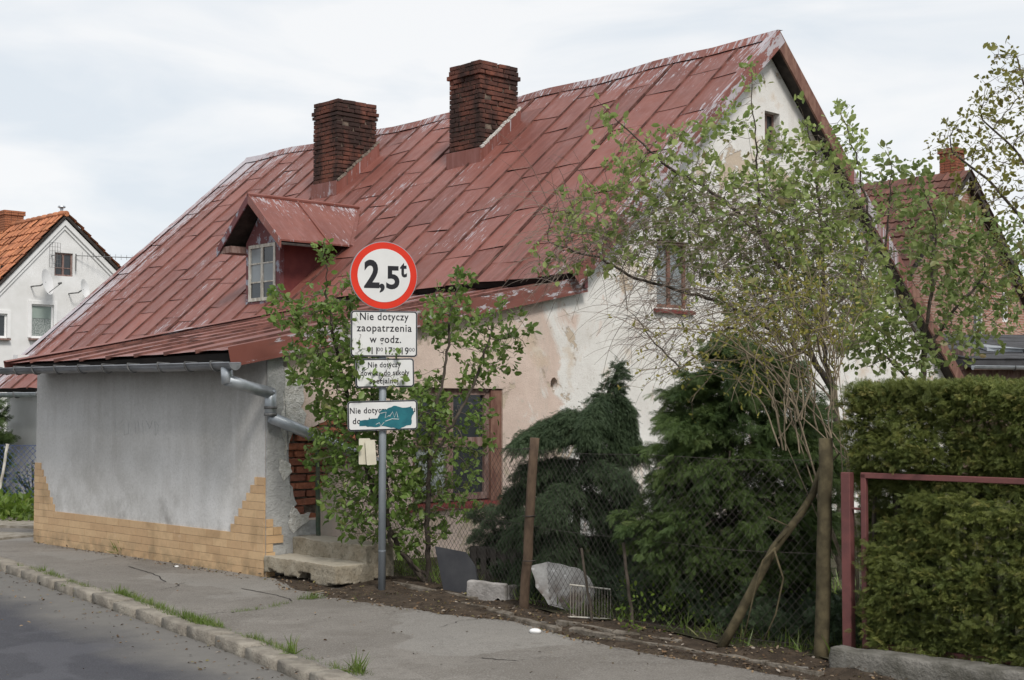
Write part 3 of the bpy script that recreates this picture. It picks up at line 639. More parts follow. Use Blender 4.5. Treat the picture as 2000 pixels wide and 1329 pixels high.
# ---- windows
def window(mapf, x0, x1, z0, z1, parent, fm, gm, cols=2, rows=2, fw=.05, bw_=.03, d0=.06, dep=.05, mull=None, panes=None, name='window'):
    """frame as one mesh, each pane its own child"""
    b = MB()
    def bar(a0, a1, c0, c1, dd0=d0, dd1=d0 + dep):
        vs = [mapf(a, c, d) for d in (dd0, dd1) for a, c in ((a0, c0), (a1, c0), (a1, c1), (a0, c1))]
        b.add(vs, [(0, 1, 2, 3), (7, 6, 5, 4), (0, 4, 5, 1), (1, 5, 6, 2), (2, 6, 7, 3), (3, 7, 4, 0)])
    bar(x0, x1, z0, z0 + fw); bar(x0, x1, z1 - fw, z1); bar(x0, x0 + fw, z0 + fw, z1 - fw); bar(x1 - fw, x1, z0 + fw, z1 - fw)
    xs = mull or [x0 + fw + (x1 - x0 - 2 * fw) * i / cols for i in range(1, cols)]
    zs = [z0 + fw + (z1 - z0 - 2 * fw) * i / rows for i in range(1, rows)] if isinstance(rows, int) else rows
    for x in xs: bar(x - fw * .6, x + fw * .6, z0 + fw, z1 - fw, d0 + .004, d0 + dep - .004)
    for z in zs: bar(x0 + fw, x1 - fw, z - bw_ / 2, z + bw_ / 2, d0 + .008, d0 + dep - .008)
    wo = b.build(name, fm, parent)
    X = [x0 + fw] + xs + [x1 - fw]; Z = [z0 + fw] + zs + [z1 - fw]; k = 0
    for i in range(len(X) - 1):
        for j in range(len(Z) - 1):
            mm = gm if panes is None else panes[k % len(panes)]; k += 1
            q_ = MB(); t = R.uniform(-.006, .006); q_.prism([mapf(X[i], Z[j], d0 + dep * .5 + t), mapf(X[i+1], Z[j], d0 + dep * .5), mapf(X[i+1], Z[j+1], d0 + dep * .5 - t), mapf(X[i], Z[j+1], d0 + dep * .5)], mapf(0, 0, 0) - mapf(0, 0, 0), mapf(0, 0, .004) - mapf(0, 0, 0)); q_.build('pane', mm, wo)
    return wo
lw_ = window(GM, LOWW[0], LOWW[1] - .16, LOWW[2] + .04, LOWW[3], house, M['oldwood'], M['glass'], 2, [1.22], .07, .10, .05, .07, panes=[M['curtain'], M['glass'], M['glass'], M['glass']])
b = MB(); b.box((LOWW[1] - .08, .07, 1.18), (.16, .10, 1.22)); b.build('jamb_board', M['rust'], lw_)
b = MB(); b.prism([(1.72, -.05, .545), (3.12, -.05, .545), (3.12, .12, .60), (1.72, .12, .60)], (0, 0, 0), (0, 0, -.035)); b.build('sill', M['redsill'], lw_)
uw_ = window(GM, UPW[0], UPW[1], UPW[2], UPW[3], house, M['rust'], M['glassgrey'], 2, 1, .05, .03, .07)
b = MB(); b.prism([(5.62, -.05, 2.80), (6.38, -.05, 2.80), (6.38, .1, 2.84), (5.62, .1, 2.84)], (0, 0, 0), (0, 0, -.04)); b.build('sill', M['redsill'], uw_)
window(GM, RW[0], RW[1], RW[2], RW[3], house, M['rust'], M['glass'], 2, 1, .05, .03, .07)
window(GM, ATW[0], ATW[1], ATW[2], ATW[3], house, M['oldwood'], M['glass'], 2, 2, .03, .02, .10)
b = MB(); b.box((8.12, .0, 5.09), (.42, .1, .025)); b.build('sill', M['rust'], house)

# ---- dormer
DM = lambda v, z, d: Vector((4.03 + d, v, z))
dorm = holed('dormer', DM, [(5.85, 3.05), (6.77, 3.05), (6.77, 4.06), (6.31, 4.58), (5.85, 4.06)], [rect(5.96, 6.69, 3.16, 4.02)], .07, M['dormfront'], house)
for v in (5.87, 6.74):
    b = MB(); b.prism([(4.101, v, 2.95), (4.101, v, 4.07), (5.2, v, 4.07), (4.0 + .35, v, 3.2)], (0, 0, 0), (0, .03, 0)); b.build('dormer_cheek', M['dormred'], dorm)
window(DM, 5.965, 6.685, 3.165, 4.015, dorm, M['oldwhite'], M['glass'], 2, [3.45, 3.73], .05, .02, -.012, .04, name='dormer_window', panes=[M['glass'], M['glassgrey'], M['glass'], M['glass'], M['glassgrey'], M['glassgrey']])
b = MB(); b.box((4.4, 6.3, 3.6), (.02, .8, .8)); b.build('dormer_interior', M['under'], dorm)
def dslope(u0, u1, v_e, side, m):
    b = MB(); zr, ze = 4.72, 4.0; rb = lambda z: 8 - (6.65 - z) / .886
    if u1 is None: pr, pe = rb(zr) - .05, rb(ze) + .04
    else: pr = pe = u1
    n_ = 5; vs = []; uv = []
    for i in range(n_):
        for j in range(4):
            t, q_ = i / (n_ - 1), j / 3; ue = pr + (pe - pr) * q_; u = u0 + (ue - u0) * t; v = 6.30 + (v_e - 6.30) * q_; z = zr + (ze - zr) * q_ + .008 * nz((u * 3, v * 3, side))
            vs.append((u, v, z)); uv.append((q_ * 1.7 + .05, u * 1.3 + .7 * side))
    top = len(vs); vs += [(x, y, z - .025) for x, y, z in vs]; uv += uv[:top]
    fs = []
    for i in range(n_ - 1):
        for j in range(3):
            a = i * 4 + j; fs += [(a, a + 1, a + 5, a + 4), (top + a, top + a + 4, top + a + 5, top + a + 1)]
    for i in range(n_ - 1):
        fs += [(i*4, (i+1)*4, top+(i+1)*4, top+i*4), (i*4+3, top+i*4+3, top+(i+1)*4+3, (i+1)*4+3)]
    for j in range(3): fs += [(j, top + j, top + j + 1, j + 1), ((n_-1)*4+j, (n_-1)*4+j+1, top+(n_-1)*4+j+1, top+(n_-1)*4+j)]
    b.add(vs, fs, uv); b.build('roof_sheet', m, dorm)
dslope(3.76, 4.62, 5.45, 1, M['flash']); dslope(4.63, None, 5.45, 2, M['flash']); dslope(3.76, 4.62, 7.14, 3, M['roof']); dslope(4.63, None, 7.14, 4, M['roof'])
b = MB(); b.tube([(4.625, 6.30, 4.735), (4.625, 5.45, 4.015)], .014, 5); b.tube([(3.75, 6.3, 4.735), (5.8, 6.3, 4.735)], .03, 6); b.build('seam', M['flash'], dorm)
for side, ve in ((1, 5.45), (-1, 7.14)):
    b = MB(); vs = [(3.75, 6.30, 4.74), (3.75, ve - side * .02, 4.0), (3.75, ve - side * .02, 3.87), (3.75, 6.30, 4.60)]
    b.prism(vs, (0, 0, 0), (.02, 0, 0)); b.u = [(v[2], v[1] * .6) for v in b.v]; b.build('verge_flashing', M['dormfront'] if side < 0 else M['flash'], dorm)
    b = MB(); b.prism([(3.78, 6.3, 4.66), (3.78, ve, 3.94), (4.4, ve, 3.94), (4.4, 6.3, 4.66)], (0, 0, -.02), (0, 0, 0)); b.build('soffit', M['fascia'], dorm)
    b = MB(); b.tube([(5.78, 6.30, 4.66), (5.02, ve, 3.97)], .05, 6); b.build('valley_flashing', M['flash'], dorm)
b = MB(); b.box((3.98, 6.95, 3.96), (.4, .3, .10)); b.build('rafter_end', M['oldwood'], dorm)

# ---- chimneys, brick by brick on the sides that can be seen
def chimney(u0, u1, v0, v1, top, kind):
    zb = ZR - PF * (XR - u0) - .15; b = MB(); b.box(((u0 + u1) / 2, (v0 + v1) / 2, (zb + top) / 2 - .02), (u1 - u0 - .05, v1 - v0 - .05, top - zb - .04)); ch = b.build('chimney', M['mortar2'], house)
    H_ = .0745; n_ = int((top - zb) / H_); rest = MB()
    for j in range(n_):
        z = top - H_ * (j + .5); o_ = 0.
        if kind == 2: o_ = 0. if j == 0 else .008 if j == 1 else .032 if j == 2 else 0
        else: o_ = 0. if j < 2 else .028 if j == 2 else 0
        a0, a1, b0, b1 = u0 - o_, u1 + o_, v0 - o_, v1 + o_
        hz = .024 if (kind == 1 and j == 3) else .062
        if kind == 1 and j == 3:
            q_ = MB(); q_.box(((u0+u1)/2, (v0+v1)/2, z), (u1-u0+.03, v1-v0+.03, .05)); q_.build('brick_band', M['brickwall'] if False else M['brick'], ch); continue
        ph = j % 2; bd = .115
        # front face (towards -u), bricks along v
        y = b0; first = True
        while y < b1 - .02:
            l = (bd if (first and ph) else .25) + R.uniform(-.015, .015); l = min(l, b1 - y)
            if b1 - (y + l) < .06: l = b1 - y
            zr_ = ZR - PF * (XR - a0)
            if z > zr_ - .05: brick(bc, (a0 + bd / 2 + R.uniform(-.004, .006), y + l / 2, z), (bd, l - .012, hz), ch)
            y += l; first = False
        x = a0 + (0.25 if ph else bd) - .0; first = True
        while x < a1 - .02:
            l = .25 + R.uniform(-.015, .015); l = min(l, a1 - x)
            if a1 - (x + l) < .06: l = a1 - x
            if z > ZR - PF * (XR - x - l) - .06: brick(bc, (x + l / 2, b0 + bd / 2 + R.uniform(-.004, .006), z), (l - .012, bd, hz), ch)
            x += l
        if ph:   # corner brick end shows on the side face
            if z > ZR - PF * (XR - a0) - .05 and R.random() > .1: brick(bc, (a0 + .125, b0 + bd / 2, z), (.24, bd, hz), ch)
        for k in range(3): rest.box((a0 + (a1-a0)*(k+.5)/3, b1 - .05, z), ((a1-a0)/3 - .012, .10, hz)); rest.box((a1 - .05, b0 + (b1-b0)*(k+.5)/3, z), (.10, (b1-b0)/3 - .012, hz))
    tag(rest.build('rear_bricks', M['brick'], ch), kind='stuff')
    # sheet skirts
    zf = lambda u: ZR - PF * (XR - u)
    b = MB(); b.prism([(u0 - .02, v0 - .03, zf(u0) - .08), (u0 - .02, v1 + .03, zf(u0) - .08), (u0 - .02, v1 + .03, zf(u0) + .17), (u0 - .02, v0 - .03, zf(u0) + .17)], (0, 0, 0), (-.012, 0, 0)); b.u = [(1.2 + v[2], v[1]) for v in b.v]; b.build('chimney_flashing', M['flash'], ch)
    for k in range(2):
        a, e = u0 - .03 + k * .42, (u0 - .03 + (k + 1) * .42 + .01) if k == 0 else u1 + .03
        b = MB(); b.prism([(a, v0 - .022, zf(a) - .1 ), (e, v0 - .022, zf(e) - .1), (e, v0 - .022, zf(e) + .16 ), (a, v0 - .022, zf(a) + .16)], (0, 0, 0), (0, -.012 - .004 * k, 0)); b.u = [(1.2 + v[2] * .3, v[0]) for v in b.v]; b.build('chimney_flashing', M['flash'], ch)
    b = MB()
    for k in range(14):
        u = u0 + .02 + (u1 - u0 - .02) * k / 13; b.box((u, v0 - .026, zf(u) + .175 + R.uniform(-.01, .01)), (.075, .035, .035), Matrix.Rotation(-.72 + R.uniform(-.2, .2), 3, 'Y'))
    b.build('mortar_fillet', M['crumb'] if kind == 2 else M['mortar'], ch)
    return ch
chimney(6.51, 7.30, 4.21, 4.93, 6.86, 2); chimney(6.40, 7.24, 7.72, 8.42, 6.82, 1)

# ================================================================== NEIGHBOURING BUILDINGS
def tile_rows(name, P, ls, lw_tiles, rows, cols, m, parent):
    """clay tiles laid in courses: every tile a bent plate with its own lift"""
    b = MB(); rr = random.Random(3)
    for i in range(rows):
        for j in range(cols):
            s0, s1 = ls * i / rows, ls * (i + 1) / rows + .06; v0, v1 = lw_tiles * j / cols, lw_tiles * (j + 1) / cols; dz = rr.uniform(-.01, .012); vs = []
            for s, h in ((s0, 0.01), (s1, .05 + dz)):
                for t, hh in ((0, .03), (.28, 0), (.72, 0), (1, .03)): vs.append(P(s, v0 + (v1 - v0) * t * .99, h + hh + dz))
            vs += [P(s1, v0 + (v1 - v0) * t * .99, 0) for t in (0, .28, .72, 1)]
            b.add(vs, [(0, 1, 5, 4), (1, 2, 6, 5), (2, 3, 7, 6), (4, 5, 9, 8), (5, 6, 10, 9), (6, 7, 11, 10)])
    o = b.build(name, m, parent); tag(o, kind='stuff'); return o
# ---- white house, left
A0 = at(126, 420, 40); ox, oy = A0.x, A0.y
wh = empty('white_house', (ox, oy, 0), TH, label='white plastered house with orange tiled gable roof and satellite dishes, far left', cat='house')
def g2(px, py):
    p = hplane(px, py, (0, 1, 0), 0, ox, oy); return p.x, p.z
za = A0.z
lu, lz = g2(0, 548); ru, rz_ = g2(233, 529)
pl_, pr_ = (za - lz) / (-lu), (za - rz_) / ru
eL, eR = -4.6, 4.6
wins = [(g2(107, 493), g2(142, 541)), (g2(61, 594), g2(104, 661)), (g2(-14, 612), (g2(14, 612)[0], g2(14, 660)[1]))]
wr = []
for (p, q_) in wins: wr.append((min(p[0], q_[0]), max(p[0], q_[0]), min(p[1], q_[1]), max(p[1], q_[1])))
fwall = holed('wall', GM, [(eL + .3, -.1), (eR - .3, -.1), (eR - .3, za - .15 - pr_ * (eR - .3)), (0, za - .15), (eL + .3, za - .15 + pl_ * (eL + .3))], [rect(*r) for r in wr], .18, M['white'], wh)
b = MB(); b.box((0, 9.4, 2.2), (8.4, .2, 4.6)); b.box((eL + .4, 4.6, 1.4), (.2, 9, 2.9)); b.box((eR - .4, 4.6, 1.4), (.2, 9, 2.9)); b.build('rear_wall', M['white'], wh)
b = MB(); b.box((0, .7, 2.2), (6.4, .05, 3.4)); b.box((-.3, .65, 4.7), (2.6, .05, 1.8)); b.build('room_shade_panel', M['under'], wh)  # indoor shade painted as near-black panels behind the openings
for sgn, pp, ee in ((-1, pl_, eL), (1, pr_, eR)):
    b = MB(); b.prism([(0, -.12, za), (ee, -.12, za - pp * abs(ee)), (ee, 9.6, za - pp * abs(ee)), (0, 9.6, za)], (0, 0, 0), (0, 0, -.10)); rf = b.build('roof', M['fascia'], wh)
    cl_ = math.sqrt(1 + pp * pp); Ls = abs(ee) * cl_
    tile_rows('roof_tiles', lambda s, v, h, q_=sgn, p_=pp, c_=cl_: Vector((q_ * (s / c_ + h * p_ / c_), -.16 + v, za + .02 - s * p_ / c_ + h / c_)), Ls, 9.8, 20, 42, M['orangetile'], rf)
    for k, (d0_, w_) in enumerate(((.02, .17), (.24, .07))):      # moulded verge bands
        b = MB(); f_ = lambda x, d: (x * sgn, -.0, za - .12 - d - pp * x)
        b.prism([f_(0, d0_), f_(abs(ee) - .3, d0_), f_(abs(ee) - .3, d0_ + w_), f_(0, d0_ + w_)], (0, 0, 0), (0, -.07 + .03 * k, 0)); b.build('verge_band', M['white'], wh)
b = MB()
for k in range(26): b.tube([(0, -.15 + .375 * k, za + .02), (0, -.15 + .375 * (k + 1) + .03, za + .045)], [.085, .10], 8)
b.build('ridge_tiles', M['orangetile'], wh)
for k, r in enumerate(wr):
    wo = window(GM, r[0], r[1], r[2], r[3], wh, M['oldwood'] if k == 0 else M['pvc'], M['glass'], 2 if k == 0 else 1, [(r[2] + r[3]) / 2 - .1] if k == 0 else 1, .05, .03, .05, panes=[M['glass']] if k != 1 else [M['curtain']])
    if k == 1:
        b = MB(); b.box(((r[0] + r[1]) / 2, .072, r[3] - .23), (r[1] - r[0] - .11, .01, .34)); b.build('roller_blind', M['blind'], wo)
    if k:
        b = MB(); b.box(((r[0] + r[1]) / 2, -.05, r[2] - .05), (r[1] - r[0] + .14, .16, .05)); b.build('sill', M['oldwood'], wo)
        b = MB(); t_ = .10
        for c, d in ((((r[0] + r[1]) / 2, -.01, r[3] + t_ / 2), (r[1] - r[0] + 2 * t_, .03, t_)), ((r[0] - t_ / 2, -.01, (r[2] + r[3]) / 2), (t_, .03, r[3] - r[2])), ((r[1] + t_ / 2, -.01, (r[2] + r[3]) / 2), (t_, .03, r[3] - r[2]))): b.box(c, d)
        b.build('window_surround', M['pvc'], wo)
def dish(px, py, r, parent):
    u, z = g2(px, py); b = MB(); c = Vector((u, -.55, z)); ax = Vector((.66, -.74, .2)).normalized(); a_ = ax.orthogonal().normalized(); e_ = ax.cross(a_); vs = [c - ax * .07]; fs = []
    for ring in range(1, 4):
        rr = r * ring / 3
        for k in range(18): t = 2 * PI * k / 18; vs.append(c - ax * .07 * (1 - (ring / 3) ** 2) + (a_ * math.cos(t) + e_ * math.sin(t)) * rr)
    fs += [(0, 1 + k, 1 + (k + 1) % 18) for k in range(18)]
    for ring in range(2): fs += [(1 + ring*18 + k, 1 + (ring+1)*18 + k, 1 + (ring+1)*18 + (k+1) % 18, 1 + ring*18 + (k+1) % 18) for k in range(18)]
    b.add(vs, fs); d = b.build('satellite_dish', M['pvc'], parent, True)
    b = MB(); lnb = c + ax * .42 - Vector((0, 0, .12)); b.tube([c - Vector((0, 0, r * .9)), lnb], .012, 5); b.tube([lnb, lnb - ax * .1], .03, 8); b.tube([c - ax * .07, (u - .1, -.3, z - .1), (u - .25, -.28, z - .12), (u - .25, 0, z - .12)], .02, 6); b.build('dish_arm', M['zincdark'], d)
dish(77, 553, .38, wh); dish(150, 567, .30, wh)
b = MB(); u, z = g2(100, 500)                                   # grid antenna beside the attic window
for k in range(7): b.tube([(u - .16, -.25, z + .36 - .12 * k), (u + .16, -.25, z + .36 - .12 * k)], .006, 4)
for k in range(5): b.tube([(u - .16 + .08 * k, -.25, z + .36), (u - .16 + .08 * k, -.25, z - .36)], .006, 4)
b.tube([(u, -.25, z - .3), (u, -.4, z), (u, 0, z)], .012, 5); b.build('grid_antenna', M['zincdark'], wh)
b = MB(); u, z = g2(146, 500); b.tube([(u, -.08, z - .45), (u, -.08, z + .05)], .018, 6); e0, e1 = Vector((u, -.08, z)), Vector((u + 1.55, -.9, z - .02)); b.tube([e0, e1], .012, 5)
for k in range(11):
    c = e0.lerp(e1, .1 + .9 * k / 10); h_ = .14 - .006 * k; b.tube([c - Vector((.3, .6, 1)).normalized() * h_, c + Vector((.3, .6, 1)).normalized() * h_], .006, 4)
b.build('yagi_antenna', M['zincdark'], wh)
for u_, v_ in ((.05, .3), (.55, 1.6)):
    b = MB(); zz = za - pr_ * max(0, u_); b.tube([(u_, v_, zz), (u_, v_, zz + .28)], .045, 8); b.tube([(u_, v_, zz + .30), (u_, v_, zz + .34)], [.12, .10], 10)
    for k in range(4): b.tube([(u_ + .05 * math.cos(k * PI / 2), v_ + .05 * math.sin(k * PI / 2), zz + .25), (u_ + .1 * math.cos(k * PI / 2), v_ + .1 * math.sin(k * PI / 2), zz + .31)], .008, 4)
    b.build('roof_vent', M['zinc'], wh)
def small_chimney(c, w_, d_, z0, z1, parent, m):
    b = MB(); b.box((c[0], c[1], (z0 + z1) / 2), (w_ - .03, d_ - .03, z1 - z0 - .02)); ch = b.build('chimney', M['mortar'], parent); b = MB(); n_ = int((z1 - z0) / .075)
    for j in range(n_):
        z = z1 - .075 * (j + .5); o_ = .04 if j < 2 else 0
        for k in range(3):
            L1 = (w_ + 2 * o_) / 3; L2 = (d_ + 2 * o_) / 3
            for sy in (-1, 1): b.box((c[0] - w_ / 2 - o_ + L1 * (k + .5), c[1] + sy * (d_ / 2 + o_ - .04), z), (L1 - .014, .09, .062))
            for sx in (-1, 1): b.box((c[0] + sx * (w_ / 2 + o_ - .04), c[1] - d_ / 2 - o_ + L2 * (k + .5), z), (.09, L2 - .014, .062))
    tag(b.build('bricks', m, ch), kind='stuff')
small_chimney((.05, 4.1, 0), .6, .95, za - .4, za + .50, wh, M['farbrick'])
# ---- brick house, right
A1 = at(1879, 336, 38); ox, oy = A1.x, A1.y; za = A1.z
bh = empty('brick_house', (ox, oy, 0), TH, label='pink brick house with dark red tiled roof and small chimney behind the trees', cat='house')
pr_ = .98; pl_ = .95; eL, eR = -5.6, 5.2
w_at = [(g2(1884, 405), g2(1900, 440)), (g2(1901, 585), g2(1922, 660)), (g2(1957, 566), g2(1971, 630))]
wr = [(min(p[0], q_[0]), max(p[0], q_[0]), min(p[1], q_[1]), max(p[1], q_[1])) for p, q_ in w_at]
holed('wall', GM, [(eL + .3, -.1), (eR - .3, -.1), (eR - .3, za - .15 - pr_ * (eR - .3)), (0, za - .15), (eL + .3, za - .15 + pl_ * (eL + .3))], [rect(*r) for r in wr], .15, M['brickface'], bh)
b = MB(); b.box((eL + .4, 4.6, 1.3), (.2, 9, 2.7)); b.box((eR - .4, 4.6, 1.3), (.2, 9, 2.7)); b.box((0, 9.2, 2.5), (9, .2, 5)); b.build('rear_wall', M['brickface'], bh)
b = MB(); b.box((0, .6, 2.6), (6, .05, 4.2)); b.box((.1, .55, 5.6), (1.8, .05, 1.8)); b.build('room_shade_panel', M['under'], bh)  # near-black panels put in for the dimness behind the windows
for r in wr: window(GM, r[0], r[1], r[2], r[3], bh, M['pvc'], M['glass'], 2 if r[3] - r[2] > .7 else 1, 1, .06, .04, .04)
for sgn, pp, ee in ((-1, pl_, eL), (1, pr_, eR)):
    b = MB(); b.prism([(0, -.25, za), (ee, -.25, za - pp * abs(ee)), (ee, 9.6, za - pp * abs(ee)), (0, 9.6, za)], (0, 0, 0), (0, 0, -.16)); rf = b.build('roof', M['fascia'], bh)
    cl_ = math.sqrt(1 + pp * pp); Ls = abs(ee) * cl_
    tile_rows('roof_tiles', lambda s, v, h, q_=sgn, p_=pp, c_=cl_: Vector((q_ * (s / c_ + h * p_ / c_), -.28 + v, za + .02 - s * p_ / c_ + h / c_)), Ls, 9.9, 22, 42, M['redtile'], rf)
b = MB(); b.prism([(-.05, -.03, za - .2), (-1.5, -.03, za - .2 - 1.45 * pl_), (-1.5, -.03, za - .42 - 1.45 * pl_), (-.05, -.03, za - .42)], (0, 0, 0), (0, -.2, 0)); b.build('verge_band', M['white'], bh)
small_chimney((.22, .42, 0), .50, .50, za - .4, za + .72, bh, M['farbrick'])
# ---- low garage, right edge
ga = empty('garage', (8.4, 25.2, 0), .12, label='low dark garage with felt roof and gutter behind the hedge at the right edge', cat='garage')
b = MB(); b.prism([(-.1, -.3, 2.42), (9, -.3, 2.42), (9, 6.3, 3.20), (-.1, 6.3, 3.20)], (0, 0, 0), (0, 0, -.14)); rf = b.build('roof', M['bitumen'], ga)
for k in range(6):
    b = MB(); y0 = -.32 + 1.1 * k; b.prism([(-.12, y0, 2.435 + .118 * (y0 + .3)), (9, y0, 2.435 + .118 * (y0 + .3)), (9, y0 + 1.12, 2.425 + .118 * (y0 + 1.42)), (-.12, y0 + 1.12, 2.425 + .118 * (y0 + 1.42))], (0, 0, .022), (0, 0, 0)); b.build('felt_strip', M['bitumen'], rf)
b = MB(); b.prism([(.75 + .2 * math.cos(t * .5) + t * .16, 1.2 + .9 * math.sin(t * .52), 2.66 + .118 * .9 * math.sin(t * .52)) for t in range(12)], (0, 0, .05), (0, 0, -.02)); b.build('light_sheet', M['zinc'], rf)
b = MB(); b.box((4.4, .2, 1.1), (9, .2, 2.3)); b.box((.1, 3.2, 1.3), (.2, 6, 2.7)); b.build('wall', M['oldwood'], ga)
gutter((-.1, -.40, 2.30), (9, -.40, 2.25), .06, 6, ga)

# ================================================================== STEPS, SIGN, FENCE, THINGS BY THE FENCE
st = empty('concrete_steps', wor(0, 0, 0), TH, label='broken two-tread concrete doorstep lying against the house corner', cat='steps')
def rough_block(name, boxes, m, parent, vox=.022, amp=.018, cuts=()):
    bm = bmesh.new()
    for c, d in boxes: bmesh.ops.create_cube(bm, size=1, matrix=Matrix.Translation(c) @ Matrix.Diagonal((*d, 1)))
    me = bpy.data.meshes.new(name); bm.to_mesh(me); bm.free(); tmp = bpy.data.objects.new('tmp', me); COL.objects.link(tmp)
    md = tmp.modifiers.new('r', 'REMESH'); md.mode = 'VOXEL'; md.voxel_size = vox
    dg = bpy.context.evaluated_depsgraph_get(); m2 = bpy.data.meshes.new_from_object(tmp.evaluated_get(dg)); bpy.data.objects.remove(tmp)
    n_ = len(m2.vertices); V = np.empty(n_ * 3, dtype=np.float32); m2.vertices.foreach_get('co', V); V = V.reshape(-1, 3)
    for i in range(n_):
        p = Vector(V[i]); k = Vector((nz(p * 5), nz(p * 5 + Vector((9, 0, 0))), nz(p * 5 + Vector((0, 9, 0))))) * amp + Vector((nz(p * 19), nz(p * 19 + Vector((9, 0, 0))), nz(p * 19 + Vector((0, 9, 0))))) * amp * .5
        V[i] = p + k
    for f_ in cuts: f_(V)
    m2.vertices.foreach_set('co', V.ravel()); m2.update(); m2.materials.clear(); m2.materials.append(m); m2.shade_smooth(); m2.name = name
    return link(bpy.data.objects.new(name, m2), parent)
def eat(V):          # the broken underside: material missing below a ragged line
    for i in range(len(V)):
        x, y, z = V[i]
        t = -y; low = .03 + .03 * nz((t * 5, 1, 0)) + (.065 if .60 < t < .78 else 0) + (.035 if .12 < t < .36 else 0) - (.06 if .84 < t < 1.06 else 0)
        low -= .03 * max(0, x)
        if z < low: V[i][2] = low + .02 * nz((x * 20, y * 20, 0)); V[i][0] += .05 * (1 if x < .2 else -.3)
def eat2(V):
    for i in range(len(V)):
        x, y, z = V[i]; low = .06 + .04 * nz((y * 6, 4, 0)) + .02 * nz((x * 15, y * 15, 3))
        if z < low: V[i][2] = low + .012 * nz((x * 20, y * 20, 0))
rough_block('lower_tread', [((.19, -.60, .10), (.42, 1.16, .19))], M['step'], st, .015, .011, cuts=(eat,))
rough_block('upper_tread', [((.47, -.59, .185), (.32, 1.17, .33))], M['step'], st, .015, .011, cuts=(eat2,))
st.location.z = .005
def text_part(txt, size, m, parent, mtx, bold=0., spc=1.1, width=None, align='CENTER', name='lettering'):
    cu = bpy.data.curves.new(name, 'FONT'); cu.body = txt; cu.size = size; cu.align_x = align; cu.align_y = 'CENTER'; cu.space_character = spc; cu.offset = bold; cu.extrude = .0008; cu.resolution_u = 4
    t = bpy.data.objects.new('tmp', cu); COL.objects.link(t); bpy.context.view_layer.update(); dg = bpy.context.evaluated_depsgraph_get()
    me = bpy.data.meshes.new_from_object(t.evaluated_get(dg)); bpy.data.objects.remove(t); me.name = name
    if width:
        xs = [v.co.x for v in me.vertices]; k = width / (max(xs) - min(xs)); c0 = (max(xs) + min(xs)) / 2
        for v in me.vertices: v.co.x = (v.co.x - c0) * k
    me.materials.clear(); me.materials.append(m); o = link(bpy.data.objects.new(name, me), parent); o.matrix_local = mtx
    if len(txt) > 1: tag(o, kind='stuff')
    return o
SB = gnd(745, 1160); SY = SB.y
sg = empty('road_sign', (SB.x, SB.y, 0), 0, label='grey pole with round red 2,5 t weight limit sign above three white text plates', cat='road sign')
b = MB(); b.tube([(0, .04, -.1), (.0, .04, 1.4), (-.005, .04, 3.0)], .033, 14); b.tube([(0, .04, .36), (0, .04, .366)], .0345, 14); pole = b.build('pole', M['pole'], sg, True)
def plate_frame(px, py, yaw, roll, dy=0.):
    c = at(px, py, SY - .012 - dy); return Matrix.Translation(c - Vector((SB.x, SB.y, 0))) @ Matrix.Rotation(yaw, 4, 'Z') @ Matrix.Rotation(-roll, 4, 'Y') @ Matrix.Rotation(PI / 2, 4, 'X')
K = SY / F_PX            # metres per photo pixel at the pole
def outline(w_, h_, r, n=6):
    pts = []
    for cx, cy, a0 in ((w_/2-r, h_/2-r, 0), (-w_/2+r, h_/2-r, PI/2), (-w_/2+r, -h_/2+r, PI), (w_/2-r, -h_/2+r, 1.5*PI)):
        for k in range(n + 1): a = a0 + PI / 2 * k / n; pts.append((cx + r * math.cos(a), cy + r * math.sin(a)))
    return pts
def flat(name, pts, z0, z1, m, parent, mtx):
    b = MB(); b.prism([(x, y, 0) for x, y in pts], (0, 0, z0), (0, 0, z1)); o = b.build(name, m, parent); o.matrix_local = mtx; return o
circ = lambda r, n=64: [(r * math.cos(2 * PI * k / n), r * math.sin(2 * PI * k / n)) for k in range(n)]
MD = plate_frame(750, 538.5, .29, 0)
I4 = Matrix.Identity(4); T3 = lambda x, y, z: Matrix.Translation((x, y, z))
rd = .297
disc = flat('round_plate', circ(rd), -.028, -.002, M['signback'], sg, MD)
flat('red_ring', circ(rd - .006), -.002, .0012, M['signred'], disc, I4); flat('white_disc', circ(rd * .785), .0012, .0034, M['signwhite'], disc, I4)
s_ = 1 / (F_PX / SY)
text_part('2', .330, M['black'], disc, T3(-.108, -.004, .0036), .010, width=.136); text_part(',', .27, M['black'], disc, T3(-.018, -.03, .0036), .006); text_part('5', .272, M['black'], disc, T3(.078, -.027, .0036), .008, width=.118)
text_part('t', .20, M['black'], disc, T3(.172, .055, .0036), .006, width=.062)
def text_plate(px, py, w_, h_, yaw, roll, lines, dy=0.):
    m_ = plate_frame(px, py, yaw, roll, dy); p = flat('text_plate', outline(w_, h_, .028), -.020, -.002, M['signback'], sg, m_)
    flat('black_border', outline(w_ - .006, h_ - .006, .026), -.002, .0006, M['black'], p, I4); flat('white_face', outline(w_ - .026, h_ - .026, .018), .0006, .0022, M['signwhite'], p, I4)
    for txt, x, y, sz, wd in lines: text_part(txt, sz, M['black'], p, T3(x, y, .0024), .0012 if sz > .05 else .0002, width=wd)
    return p
text_plate(750.5, 652.5, .580, .400, .22, 0, [('Nie dotyczy', .0, .147, .092, .425), ('zaopatrzenia', .0, .048, .092, .48), ('w godz.', .01, -.05, .092, .275),
    ('11', -.085, -.151, .088, .05), ('00', -.035, -.138, .046, .048), ('17', .040, -.151, .088, .062), ('00', .098, -.138, .046, .048), ('-', .137, -.155, .08, .022), ('19', .183, -.151, .088, .062), ('00', .243, -.138, .046, .048)])
